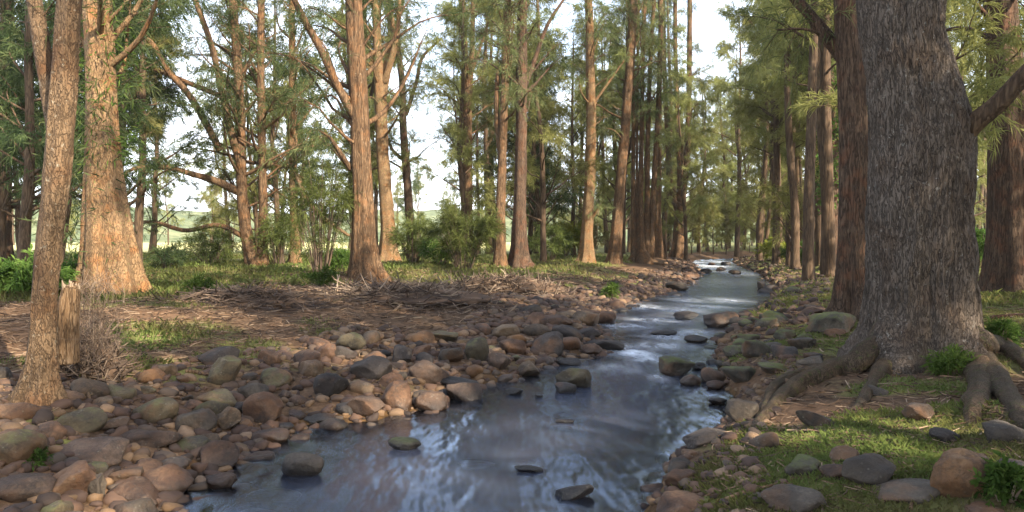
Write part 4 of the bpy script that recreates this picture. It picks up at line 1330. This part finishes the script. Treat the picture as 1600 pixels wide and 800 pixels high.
def try_rock(x, y, r, col, grp, zone):
    for (a, b, c) in ROCKS:
        if (a - x) ** 2 + (b - y) ** 2 < (0.72 * (c + r)) ** 2:
            return False
    z = ground_z(x, y)
    i = random.randrange(16)
    o = link('rock', var_mesh(i, col), loc=(x, y, z + r * 0.13))
    o.rotation_euler = (random.uniform(-.35, .35), random.uniform(-.35, .35), random.uniform(0, 6.28))
    s = random.uniform(0.85, 1.2)
    o.scale = (r, r, r * s)
    ROCKS.append((x, y, r))
    scatter.append((o, (x, y, z + r * .3), r, col, grp))
    return True


def place(n, pick, rrange, cols, grp, zone):
    got = tries = 0
    while got < n and tries < n * 60:
        tries += 1
        x, y = pick()
        px, py = pix((x, y, 0.3))
        if not (-30 < px < 1630 and py < 815):
            continue
        r = rrange[0] + (rrange[1] - rrange[0]) * random.random() ** 2.0
        r *= 1.0 if y > 8 else 0.85
        if try_rock(x, y, r, random.choice(cols), grp, zone):
            got += 1


def from_px(box):
    def f():
        px, py = random.uniform(box[0], box[2]), random.uniform(box[1], box[3])
        g = hit(px, py)
        return g[0], g[1]
    return f


def on_bank(side, y0, y1, d0, d1, p=1.6):
    ln = L if side < 0 else Rr

    def f():
        while True:
            y = y0 * (y1 / y0) ** (random.random() ** 0.9)
            x = np.interp(y, ln[:, 1], ln[:, 0]) + side * (d0 + (d1 - d0) * random.random() ** p)
            dl, dr = bank(np.array([[x, y]]))
            d = (dl if side < 0 else dr)[0]
            if d0 - 0.1 <= d <= d1:
                return x, y
    return f


WARM = ['rusty', 'rusty', 'purple', 'tan', 'tan', 'orange', 'grey', 'dark', 'olive', 'rusty']
place(60, on_bank(-1, 3.8, 10.5, 0.0, 3.0, 1.1), (0.09, 0.24), WARM, G_L, 'l')
place(34, on_bank(-1, 9, 17, -0.1, 2.2, 1.3), (0.10, 0.26), WARM, G_L, 'l')
place(26, on_bank(-1, 15, 45, -0.2, 2.0, 1.2), (0.14, 0.34), ['rusty', 'grey', 'dark', 'purple', 'rusty'], G_L, 'l')
place(30, on_bank(1, 9, 30, -0.1, 2.2, 1.2), (0.10, 0.26), ['grey', 'mossy', 'dark', 'mossy', 'purple'], G_R, 'r')
place(12, on_bank(1, 4.2, 10, 0.0, 2.4, 1.1), (0.07, 0.14), ['grey', 'mossy', 'grey', 'rusty'], G_R, 'r')
place(14, on_bank(1, 8, 14, -0.15, 1.0, 1.0), (0.10, 0.24), ['mossy', 'mossy', 'grey', 'dark'], G_R, 'r')
place(16, on_bank(1, 18, 45, -0.9, 0.3, 1.0), (0.14, 0.32), ['dark', 'grey', 'mossy', 'rusty'], G_R, 'r')
place(10, on_bank(-1, 18, 45, -0.9, 0.2, 1.0), (0.14, 0.30), ['dark', 'grey', 'rusty'], G_L, 'l')
SIZEW = [(13, 'tiny'), (22, 'small'), (36, 'middling'), (999, 'large')]


def final_labels():
    rows = []
    for o, p, r, col, grp in scatter:
        px, py = pix(p)
        wpx = 2 * r / p[1] * FPX
        size = next(w for t, w in SIZEW if wpx <= t)
        w, lm, dist = relation(p)
        shape = ['rounded', 'knobbly', 'angular'][min(2, int(o.data.name.split('.')[-1][-1]) % 3) if '.' in o.data.name else 0]
        rows.append([o, size, col, w, lm, dist, px, py, grp])
    bucket = {}
    for r_ in rows:
        bucket.setdefault((r_[1], r_[2], r_[3], r_[4]), []).append(r_)
    ordn = ['closest', 'second closest', 'third closest', 'fourth closest', 'fifth closest', 'sixth closest', 'seventh closest', 'eighth closest', 'ninth closest']
    for (size, col, w, lm), rs in bucket.items():
        rs.sort(key=lambda q: q[5])
        for k_, r_ in enumerate(rs):
            if len(rs) == 1:
                t = f'{size} {COLWORD[col]} stone {w} {lm}'
            else:
                t = f'{size} {COLWORD[col]} stone {ordn[min(k_, 8)]} {w} {lm}'
            tag(r_[0], t, 'rock', r_[8])


final_labels()

# ---- gravel: thousands of small stones, one mesh per colour family joined as one ground cover
def gravel():
    m, nt, out = new_mat('gravel')
    k = NT(nt)
    v = k.n('ShaderNodeNewGeometry').outputs['Position']
    col = k.ramp(k.attr('tone'), [(0, (0.026, 0.018, 0.014)), (0.25, (0.065, 0.038, 0.027)), (0.5, (0.10, 0.055, 0.033)), (0.7, (0.07, 0.052, 0.038)), (0.86, (0.145, 0.085, 0.042)), (1, (0.2, 0.13, 0.08))])
    n = k.noise(v, 60, 4, 0.7)
    col = k.mix(k.range(n, 0.35, 0.75, 0, 0.5), col, (0.05, 0.036, 0.028))
    b = k.n('ShaderNodeBsdfPrincipled', Base__Color=col, Roughness=0.8)
    b.inputs['Specular IOR Level'].default_value = 0.25
    k.set(out.inputs[0], b)
    rg = np.random.default_rng(4)
    pts, rad = [], []

    def sample(n, y0, y1, line, side, d0, d1, r0, r1, pw):
        y = y0 * (y1 / y0) ** rg.uniform(0, 1, n)
        d = d0 + (d1 - d0) * rg.uniform(0, 1, n) ** pw
        x = np.interp(y, line[:, 1], line[:, 0]) + side * d
        p = np.column_stack([x, y])
        dl, dr = bank(p)
        s = dl if side < 0 else dr
        ok = (s > d0 - 0.15) & (s < d1)
        r = r0 + (r1 - r0) * rg.uniform(0, 1, n) ** 2.2
        pts.append(p[ok])
        rad.append(r[ok])
    sample(4800, 3.6, 11, L, -1, -0.5, 3.2, 0.02, 0.095, 1.3)
    sample(2600, 10, 18, L, -1, -0.5, 2.6, 0.03, 0.11, 1.1)
    sample(2200, 16, 60, L, -1, -0.4, 2.0, 0.05, 0.17, 1.1)
    sample(1500, 3.8, 12, Rr, 1, -0.4, 0.8, 0.02, 0.07, 1.2)
    sample(1100, 11, 60, Rr, 1, -0.3, 1.8, 0.05, 0.16, 1.2)
    p, r = np.concatenate(pts), np.concatenate(rad)
    # leave the places of the larger stones free
    keep = np.ones(len(p), bool)
    for (a, b2, c) in ROCKS:
        keep &= (p[:, 0] - a) ** 2 + (p[:, 1] - b2) ** 2 > (0.6 * c) ** 2
    p, r = p[keep], r[keep]
    z = H_chunks(p)
    protos = [rock_shape(800 + s, 2, 0.3 + 0.07 * s, 0.2)[0] * np.array([1, 0.8, 0.6]) for s in range(8)]
    Fp = ICO[2][1]
    nv = len(protos[0])
    n = len(p)
    idx = rg.integers(0, 8, n)
    B = np.stack(protos)[idx]
    a = rg.uniform(0, 6.28, n)
    t = rg.uniform(-0.5, 0.5, n)
    c, s = np.cos(t), np.sin(t)
    B = np.stack([B[..., 0] * c[:, None] - B[..., 2] * s[:, None], B[..., 1], B[..., 0] * s[:, None] + B[..., 2] * c[:, None]], -1)
    c, s = np.cos(a), np.sin(a)
    B = np.stack([B[..., 0] * c[:, None] - B[..., 1] * s[:, None], B[..., 0] * s[:, None] + B[..., 1] * c[:, None], B[..., 2]], -1)
    V = B * r[:, None, None] + np.column_stack([p, z + r * 0.08])[:, None]
    F = (np.arange(n)[:, None, None] * nv + Fp[None]).reshape(-1, 3)
    link('gravel', mesh_np('gravel', V.reshape(-1, 3), [F], m, True, {'tone': np.repeat(rg.uniform(0, 1, n), nv)}), kind='stuff')


gravel()


# ------------------------------------------------------------------ grass, litter
def on_rock(p):
    bad = np.zeros(len(p), bool)
    for (a, b, c) in ROCKS:
        bad |= (p[:, 0] - a) ** 2 + (p[:, 1] - b) ** 2 < (0.75 * c) ** 2
    for root, base, r in TREES:
        bad |= (p[:, 0] - base[0]) ** 2 + (p[:, 1] - base[1]) ** 2 < (0.9 * r) ** 2
    return bad


def blades(name, pts, z, hgt, wid, tone, seed, mat):
    rg = np.random.default_rng(seed)
    n = len(pts)
    a = rg.uniform(0, 6.28, n)
    lean = rg.uniform(0.15, 0.9, n) * hgt
    d = np.column_stack([np.cos(a), np.sin(a)])
    s = np.column_stack([-d[:, 1], d[:, 0], np.zeros(n)]) * wid[:, None] * 0.5
    b = np.column_stack([pts, z - 0.01])
    m_ = b + np.column_stack([d * lean[:, None] * 0.35, hgt * 0.6])
    t = b + np.column_stack([d * lean[:, None], hgt * rg.uniform(0.75, 1.0, n)])
    V = np.stack([b - s, b + s, m_ + s * 0.7, t, m_ - s * 0.7], 1).reshape(-1, 3)
    F = np.arange(n * 5).reshape(-1, 5)
    link(name, mesh_np(name, V, [F], M[mat], True, {'tone': np.repeat(tone, 5)}), kind='stuff')


def grass():
    rg = np.random.default_rng(21)
    P_, hh, ww = [], [], []

    def zone(n, y0, y1, x0f, x1f, h0, h1, w, thr, side):
        y = y0 * (y1 / y0) ** rg.uniform(0, 1, n)
        x = y * (x0f + (x1f - x0f) * rg.uniform(0, 1, n))
        p = np.column_stack([x, y])
        dl, dr = (np.concatenate(q) for q in zip(*[bank(c) for c in np.array_split(p, 12)]))
        g = np.concatenate([grass_amount(c) for c in np.array_split(p, 12)])
        ok = (g > thr + rg.uniform(-0.1, 0.35, n)) & ((dr > 0.12) if side > 0 else (dl > 2.2))
        p = p[ok]
        p = p[~on_rock(p)]
        P_.append(p)
        hh.append(rg.uniform(h0, h1, len(p)) * (0.6 + 0.8 * np.clip(fbm(np.column_stack([p, p[:, 0] * 0]) * 1.7, 2, 5) + 0.5, 0, 1)))
        ww.append(w * (0.6 + 0.12 * p[:, 1]))
    zone(260000, 3.0, 13, 0.1, 1.2, 0.015, 0.06, 0.0045, 0.52, 1)
    zone(75000, 12, 45, 0.1, 1.05, 0.04, 0.15, 0.006, 0.45, 1)
    zone(80000, 5.0, 14, -1.2, -0.1, 0.03, 0.10, 0.005, 0.5, -1)
    zone(140000, 12, 48, -1.05, 0.2, 0.04, 0.2, 0.006, 0.5, -1)
    p, h, w = np.concatenate(P_), np.concatenate(hh), np.concatenate(ww)
    q = np.column_stack([p, p[:, 0] * 0])
    tone = np.clip(0.6 + fbm(q * 0.9, 3, 12) * 0.9 + rg.normal(0, 0.15, len(p)), 0, 1)
    blades('grass', p, H_chunks(p), h, w, tone, 3, 'grass')


grass()


def sticks_geo(pts, z, length, rad, tilt, tone, seed):
    """thin three-sided twigs: pts are their middles"""
    rg = np.random.default_rng(seed)
    n = len(pts)
    a = rg.uniform(0, 6.28, n)
    d = np.column_stack([np.cos(a) * np.cos(tilt), np.sin(a) * np.cos(tilt), np.sin(tilt)]) * length[:, None] * 0.5
    c = np.column_stack([pts, z])
    s = norm(np.cross(d, np.array([0, 0, 1.0]))) * rad[:, None]
    u = norm(np.cross(s, d)) * rad[:, None]
    bend = norm(rg.normal(0, 1, (n, 3))) * length[:, None] * 0.10
    rings = []
    for f, cc in ((1.0, c - d), (1.0, c + bend * np.array([1, 1, 0.3])), (0.5, c + d)):
        rings += [cc + s * f, cc - s * 0.5 * f + u * 0.87 * f, cc - s * 0.5 * f - u * 0.87 * f]
    V = np.stack(rings, 1).reshape(-1, 3)
    b = np.arange(n)[:, None, None] * 9
    f = np.array([[0, 1, 4, 3], [1, 2, 5, 4], [2, 0, 3, 5], [3, 4, 7, 6], [4, 5, 8, 7], [5, 3, 6, 8]])
    return V, (b + f[None]).reshape(-1, 4), np.repeat(tone, 9)


def litter():
    rg = np.random.default_rng(31)
    n = 85000
    y = 3.8 * (34 / 3.8) ** rg.uniform(0, 1, n)
    x = y * rg.uniform(-1.15, 1.2, n)
    p = np.column_stack([x, y])
    dl, dr = (np.concatenate(q) for q in zip(*[bank(c) for c in np.array_split(p, 12)]))
    ok = ((dl > 1.4) & (dl < 14) & (rg.uniform(0, 1, n) < np.interp(dl, [1.4, 3, 8, 14], [0.15, 1, 0.9, 0.3]))) | ((dr > 0.4) & (rg.uniform(0, 1, n) < 0.35))
    p = p[ok]
    p = p[~on_rock(p)]
    n = len(p)
    ln = rg.uniform(0.05, 0.16, n) * (1 + 0.07 * p[:, 1])
    V, F, t = sticks_geo(p, H_chunks(p) + 0.012, ln, 0.0018 * (0.8 + 0.22 * p[:, 1]) * rg.uniform(0.6, 1.6, n), rg.normal(0, 0.16, n), rg.uniform(0, 1, n), 7)
    link('leaf_litter', mesh_np('leaf_litter', V, [F], M['litter'], False, {'tone': t}), kind='stuff')


litter()


# ------------------------------------------------------------------ driftwood, stump, twig heaps
def heap(name, label, cx, cy, wpx, hgt, n, lens, rad, seed, deep=0.5, cat='debris heap', steep=0.6, tone=(0, 0.7)):
    """flood debris: a tangle of thin sticks over a low mound"""
    rg = np.random.default_rng(seed)
    g = hit(cx, cy)
    W = wpx / FPX * g[1] / 2
    u = rg.normal(0, 0.45, n).clip(-1, 1)
    v = rg.normal(0, 0.45, n).clip(-1, 1)
    x, y = g[0] + u * W, g[1] + v * W * deep
    top = hgt * np.maximum(0.05, (1 - u ** 2)) * np.maximum(0.05, (1 - v ** 2)) * (0.7 + 0.8 * fbm(np.column_stack([x * 2, y * 2, x * 0]), 2, seed))
    p = np.column_stack([x, y])
    z = H(p) + top * rg.uniform(0.05, 1.0, n)
    V, F, t = sticks_geo(p, z, rg.uniform(*lens, n), rg.uniform(*rad, n), rg.normal(0, steep, n), rg.uniform(*tone, n), seed)
    o = link(name, None, loc=(g[0], g[1], g[2]))
    tag(o, label, cat)
    link('tangle', mesh_np('tangle', V - g, [F], M['stick'], False, {'tone': t}), o)
    # the packed litter inside the heap
    Vm, Fm = ICO[4]
    q = Vm * np.array([W * 0.85, W * deep * 0.8, hgt * 0.62])
    q = q + norm(Vm) * (fbm(Vm * 3.1, 4, seed) * 0.35 * hgt)[:, None]
    link('packed_litter', mesh_np('packed_litter', q, [Fm], M['litter'], True, {'tone': np.clip(0.25 + fbm(Vm * 9, 3, seed), 0, 1)}), o)
    return o


heap('debris_heap', 'dark brown heap of flood twigs and roots in front of the thick reddish oak', 800, 456, 190, 0.5, 1600, (0.25, 1.0), (0.005, 0.017), 61, 0.4, steep=0.45, tone=(0.05, 0.9))
heap('debris_heap', 'long low drift of dead twigs in front of the thick brown oak', 640, 468, 300, 0.3, 1600, (0.25, 1.1), (0.004, 0.014), 62, 0.5, steep=0.3, tone=(0.05, 0.9))
heap('debris_heap', 'thin scatter of dead twigs on the litter between the two sunlit oaks', 390, 476, 220, 0.25, 1300, (0.2, 0.8), (0.004, 0.012), 63, 0.5, steep=0.25)
heap('debris_heap', 'small tuft of flood twigs on the bar near the upper stream', 962, 446, 50, 0.22, 260, (0.2, 0.6), (0.005, 0.012), 64, 0.5)
heap('twig_heap', 'tangled heap of pale dry sticks piled against the broken stump', 140, 585, 100, 0.55, 800, (0.2, 0.6), (0.003, 0.009), 65, 0.7, steep=0.7, tone=(0.0, 0.7))


def straw():
    """dry flood straw caught high on the stump side"""
    rg = np.random.default_rng(66)
    n = 240
    c = at(146, 500, lfd + 0.5)
    x = c[0] + rg.normal(0, 0.07, n)
    y = c[1] + rg.normal(0, 0.12, n)
    z = c[2] + rg.uniform(-0.3, 0.35, n)
    V, F, t = sticks_geo(np.column_stack([x, y]), z, rg.uniform(0.15, 0.5, n), rg.uniform(0.0014, 0.003, n), rg.normal(0.9, 0.5, n), rg.uniform(0.3, 0.85, n), 67)
    o = link('straw_tuft', mesh_np('straw_tuft', V - c, [F], M['stick'], False, {'tone': t}), loc=c)
    tag(o, 'pale dry straw caught upright between the broken stump and the sunlit oak', 'straw')


straw()


def stump():
    g = hit(104, 556)
    d = lfd + 0.25
    pts = np.array([at(102, 566, d), at(104, 530, d), at(107, 490, d), at(112, 450, d)])
    base = pts[0].copy()
    root = thing('stump', 'broken tan tree stump with a splintered pale top beside the leaning oak', 'stump', base)
    q = spline(np.column_stack([pts, np.array([40, 34, 31, 26]) / FPX * d / 2]), 40)
    V, F = tube(q[:, :3] - base, q[:, 3], 40, rough=0.22, rscale=12, seed=12, lobes=0.06)
    link('trunk', mesh_np('trunk', V, F, M['wood_pale']), root)
    rg = np.random.default_rng(5)
    gg = Geo()
    for k in range(26):
        a, r = rg.uniform(0, 6.28), rg.uniform(0, 1) ** .5 * q[-1, 3] * 0.85
        b = q[-1, :3] - base + np.array([math.cos(a) * r, math.sin(a) * r, -0.03])
        t = b + np.array([rg.normal(0, 0.012), rg.normal(0, 0.012), rg.uniform(0.03, 0.10)])
        gg.add(*tube(np.array([b, (b + t) / 2, t]), [0.012, 0.010, 0.003], 5), a=rg.uniform(0.9, 1))
    link('splintered_top', gg.mesh('splintered_top', M['stick'], False), root)


stump()


def stick(label, wp, name='stick', cat='stick', mat='root', up=0.6, group=None, free=False):
    pts, rr = [], []
    for px, py, w in wp:
        g = hit(px, py)
        r = w / FPX * g[1] / 2
        pts.append(g + np.array([0, 0, r * up + 0.01]))
        rr.append(r)
    q = spline(np.column_stack([pts, rr]), 24)
    b = q[0, :3].copy()
    V, F = tube(q[:, :3] - b, q[:, 3], 9, rough=0.25, rscale=20, seed=len(label))
    o = link(name, mesh_np(name, V, F, M[mat]), loc=b)
    tag(o, label, cat, group)
    return o


stick('long pale crooked branch lying across the drift before the thick brown oak', [(602, 497, 4), (630, 480, 5), (652, 468, 5), (664, 448, 3)], 'branch', 'branch', 'wood_pale')
stick('grey forked branch on the litter before the thick brown oak', [(520, 474, 5), (550, 466, 6), (590, 462, 5), (640, 456, 4)], 'branch', 'branch', 'root')
stick('thin dark branch lying flat on the litter by the stout sunlit oak', [(180, 504, 6), (215, 503, 5), (255, 502, 4), (300, 500, 2)], 'branch', 'branch', 'bark_dark')
stick('short pale stick on the soil above the steep four sided stone', [(290, 583, 6), (310, 585, 6), (330, 588, 4)], 'stick', 'stick', 'wood_pale')
stick('pale lichened stick in the grass at the bottom of the right bank', [(1134, 786, 8), (1165, 774, 8), (1205, 764, 7), (1250, 748, 4)], 'stick', 'stick', 'wood_pale')
stick('thin upright pale twig among the grey boulders', [(1423, 800, 6), (1425, 785, 5), (1426, 770, 3)], 'stick', 'stick', 'wood_pale')
stick('slim dark branch lying on the grass beyond the massive trunk', [(1548, 500, 8), (1570, 498, 8), (1600, 496, 7)], 'branch', 'branch', 'bark_dark')
stick('pale log end lit by the sun under the forked oak near the far rapid', [(1020, 412, 4), (1040, 416, 5), (1056, 421, 4)], 'log', 'log', 'wood_pale')
stick('pale twig crossing the twig heap at its foot', [(128, 580, 5), (132, 600, 6), (140, 630, 4)], 'stick', 'stick', 'wood_pale', up=3)
stick('grey stick leaning out of the twig heap', [(124, 570, 4), (140, 600, 4), (156, 622, 3)], 'stick', 'stick', 'root', up=3)


# ------------------------------------------------------------------ bushes and small plants
def bush(label, cx, cy, wpx, hpx, mat, seed, n_st=26, n_leaf=60, leaf=(0.16, 0.02), cat='bush', group=None, droop=0.3, name='bush', depth=None):
    rg = np.random.default_rng(seed)
    g = hit(cx, cy)
    D = g[1]
    W, Hh = wpx / FPX * D / 2, hpx / FPX * D
    root = thing(name, label, cat, g, group)
    tg = Geo()
    bs = []
    for i in range(n_st):
        a = rg.uniform(0, 6.28)
        r = rg.uniform(0.1, 1) ** 0.7
        tip = np.array([math.cos(a) * W * r, math.sin(a) * W * r * 0.8, Hh * rg.uniform(0.6, 1.0) * (1 - 0.45 * r ** 2)])
        b = np.array([math.cos(a) * W * 0.15, math.sin(a) * W * 0.15, -0.03])
        mid = b * 0.4 + tip * 0.6 + np.array([0, 0, Hh * 0.12])
        p = spline(np.array([b, mid, tip]), 8)
        bs.append((p, None))
        tg.add(*tube(p, np.linspace(0.012, 0.004, 8), 4, cap=False), a=rg.uniform(0.2, 0.7))
    V, F, tone = crown_geo(bs, 8, n_leaf // 4, leaf[0], leaf[1], seed, droop=droop, twig=(0.12 * W + 0.05, 0.3 * W + 0.1), t0=0.12)
    link('stems', tg.mesh('stems', M['stick']), root)
    link('foliage', crown_mesh('foliage', V, F, tone, M[mat]), root)
    return root


bush('tall dense dark green bush between the twisting oak and the reddish oaks', 725, 424, 124, 118, 'leaf_bush', 301, 60, 90, (0.3, 0.02), droop=-0.1)
bush('rounded green bush at the foot of the thin twisting oak', 645, 412, 80, 84, 'leaf_bush', 302, 40, 80, (0.26, 0.02), droop=0)
bush('bright yellow green shrub in the sun behind the pale barked oak', 880, 401, 74, 66, 'leaf_yellow', 303, 40, 70, (0.3, 0.04), droop=0)
bush('pale green shrub beside the bright yellow one', 925, 399, 60, 60, 'leaf_gold', 304, 30, 60, (0.3, 0.04), droop=0)
bush('leafy sapling with dark fine foliage by the slim sunlit oak', 501, 430, 120, 220, 'leaf_bush', 305, 44, 80, (0.24, 0.016))
bush('low green bush by the paddock fence line, beside the stout sunlit oak', 262, 420, 60, 34, 'leaf_dark', 306, 24, 60, (0.22, 0.02), droop=0)
bush('shaded leafy bush at the foot of the sweeping oak', 330, 414, 110, 60, 'leaf_bush', 307, 34, 70, (0.26, 0.02), droop=0)
bush('bright green low bush at the edge of the view under the dark oak', 40, 462, 120, 60, 'leaf_green', 308, 40, 70, (0.16, 0.03), droop=0)
bush('bright green low bush between the leaning oak and the broken stump', 122, 450, 50, 46, 'leaf_green', 309, 24, 60, (0.16, 0.03), droop=0)
bush('airy green bush between the straight oak and the slim sunlit oak', 436, 414, 80, 90, 'leaf_bush', 331, 34, 70, (0.26, 0.02), droop=0)
bush('low bright green bush at the left foot of the thick brown oak', 530, 424, 46, 36, 'leaf_green', 332, 24, 60, (0.18, 0.024), droop=0)
bush('green bush between the thick reddish oak and the pale barked oak', 858, 408, 70, 60, 'leaf_bush', 333, 34, 70, (0.3, 0.03), droop=0)
bush('low green bush at the right foot of the tall dense bush', 690, 416, 70, 50, 'leaf_green', 334, 28, 60, (0.24, 0.024), droop=0)
bush('green bush on the bank under the ivy clad oak', 1262, 414, 70, 40, 'leaf_green', 310, 30, 70, (0.24, 0.04), droop=0)
bush('yellow green bush on the right bank by the far pool', 1215, 408, 60, 34, 'leaf_yellow', 311, 26, 60, (0.3, 0.05), droop=0)
bush('bright green bush behind the massive trunk on the right', 1532, 418, 60, 70, 'leaf_green', 312, 30, 70, (0.22, 0.03), droop=0)
bush('green weed clump in the litter between the sunlit oaks', 312, 458, 34, 24, 'leaf_green', 313, 14, 50, (0.12, 0.016), 'weed', droop=0, name='weed')
bush('green weed on the litter before the leafy sapling', 505, 448, 44, 30, 'leaf_green', 314, 16, 50, (0.16, 0.016), 'weed', droop=0, name='weed')
bush('small bright weed growing between the big olive boulder and the flat slab', 52, 726, 26, 22, 'leaf_green', 315, 8, 40, (0.035, 0.012), 'weed', droop=0, name='weed')
bush('broad leaved green weed beside the orange boulder', 1572, 784, 60, 50, 'leaf_green', 316, 14, 50, (0.05, 0.02), 'weed', droop=0, name='weed')
bush('green weed tuft before the big foot of the massive trunk', 1412, 566, 40, 34, 'leaf_green', 317, 14, 50, (0.08, 0.012), 'weed', droop=0, name='weed')
bush('green weed tuft between the trunk and its forked root', 1490, 585, 50, 34, 'leaf_green', 318, 16, 50, (0.08, 0.012), 'weed', droop=0, name='weed')
bush('green fern like weed behind the forked root', 1560, 548, 46, 44, 'leaf_green', 319, 16, 50, (0.09, 0.012), 'weed', droop=0, name='weed')
bush('green tuft on the gravel by the upper bar', 955, 468, 22, 24, 'leaf_green', 320, 10, 40, (0.16, 0.02), 'weed', droop=0, name='weed')


# ------------------------------------------------------------------ the hazy air
def haze():
    import bmesh
    bm = bmesh.new()
    bmesh.ops.create_cube(bm, size=1.0)
    me = bpy.data.meshes.new('haze')
    bm.to_mesh(me)
    bm.free()
    m = bpy.data.materials.new('haze')
    m.use_nodes = True
    nt = m.node_tree
    nt.nodes.clear()
    out = nt.nodes.new('ShaderNodeOutputMaterial')
    v = nt.nodes.new('ShaderNodeVolumePrincipled')
    v.inputs['Color'].default_value = (1.0, 0.97, 0.9, 1)
    v.inputs['Density'].default_value = 0.0003
    v.inputs['Anisotropy'].default_value = 0.0
    nt.links.new(v.outputs[0], out.inputs['Volume'])
    me.materials.append(m)
    o = link('haze', me, loc=(0, 340, 27), kind='stuff')
    o.scale = (1900, 740 + 740, 60)


haze()

# ------------------------------------------------------------------ light, sky, camera
# SUN_AZ: compass bearing from the view direction (+Y), clockwise
sd = np.array([math.sin(SUN_AZ) * math.cos(SUN_EL), math.cos(SUN_AZ) * math.cos(SUN_EL), math.sin(SUN_EL)])
sun = bpy.data.lights.new('sun', 'SUN')
sun.energy = 5.0
sun.angle = RAD(0.6)
sun.color = (1.0, 0.89, 0.72)
so = bpy.data.objects.new('sun', sun)
COL.objects.link(so)
so.rotation_euler = Vector((-sd).tolist()).to_track_quat('-Z', 'Y').to_euler()

w = bpy.data.worlds.new('World')
SC.world = w
w.use_nodes = True
nt = w.node_tree
k = NT(nt)
for n in list(nt.nodes):
    nt.nodes.remove(n)
sky = nt.nodes.new('ShaderNodeTexSky')
sky.sky_type = 'NISHITA'
sky.sun_disc = False
sky.sun_elevation = SUN_EL
sky.sun_rotation = SUN_AZ
sky.air_density = 1.0
sky.dust_density = 1.5
tc = k.n('ShaderNodeTexCoord')
sz = k.n('ShaderNodeSeparateXYZ', Vector=tc.outputs['Generated']).outputs[2]
cl = k.math('MULTIPLY', k.range(k.noise(tc.outputs['Generated'], 2.6, 6, 0.6), 0.36, 0.62), k.range(sz, 0.15, 0.5, 1.0, 0.25))
col = k.mix(k.math('ADD', k.range(sz, 0.05, 0.4, 0.35, 0.05), k.math('MULTIPLY', cl, 0.6)), sky.outputs[0], (9.0, 9.6, 10.6))
bg = k.n('ShaderNodeBackground', Color=col, Strength=0.135)
wo = nt.nodes.new('ShaderNodeOutputWorld')
k.set(wo.inputs[0], bg)

cam = bpy.data.cameras.new('camera')
cam.sensor_width = 36
cam.lens = 36 * FPX / 1600
cam.clip_start = 0.05
cam.clip_end = 3000
co = bpy.data.objects.new('camera', cam)
COL.objects.link(co)
co.location = (0, 0, CAM_Z)
co.rotation_euler = (math.pi / 2 - PITCH, 0, 0)
SC.camera = co

SC.render.engine = 'CYCLES'
SC.cycles.use_denoising = True
try:
    SC.cycles.denoiser = 'OPENIMAGEDENOISE'
except Exception:
    pass
SC.cycles.max_bounces = 7
SC.cycles.diffuse_bounces = 3
SC.cycles.glossy_bounces = 3
SC.cycles.transparent_max_bounces = 10
SC.cycles.caustics_reflective = False
SC.cycles.caustics_refractive = False
vs = SC.view_settings
vs.view_transform = 'Standard'
vs.look = 'None'
vs.exposure = 1.78
vs.gamma = 1.0
vs.use_curve_mapping = False
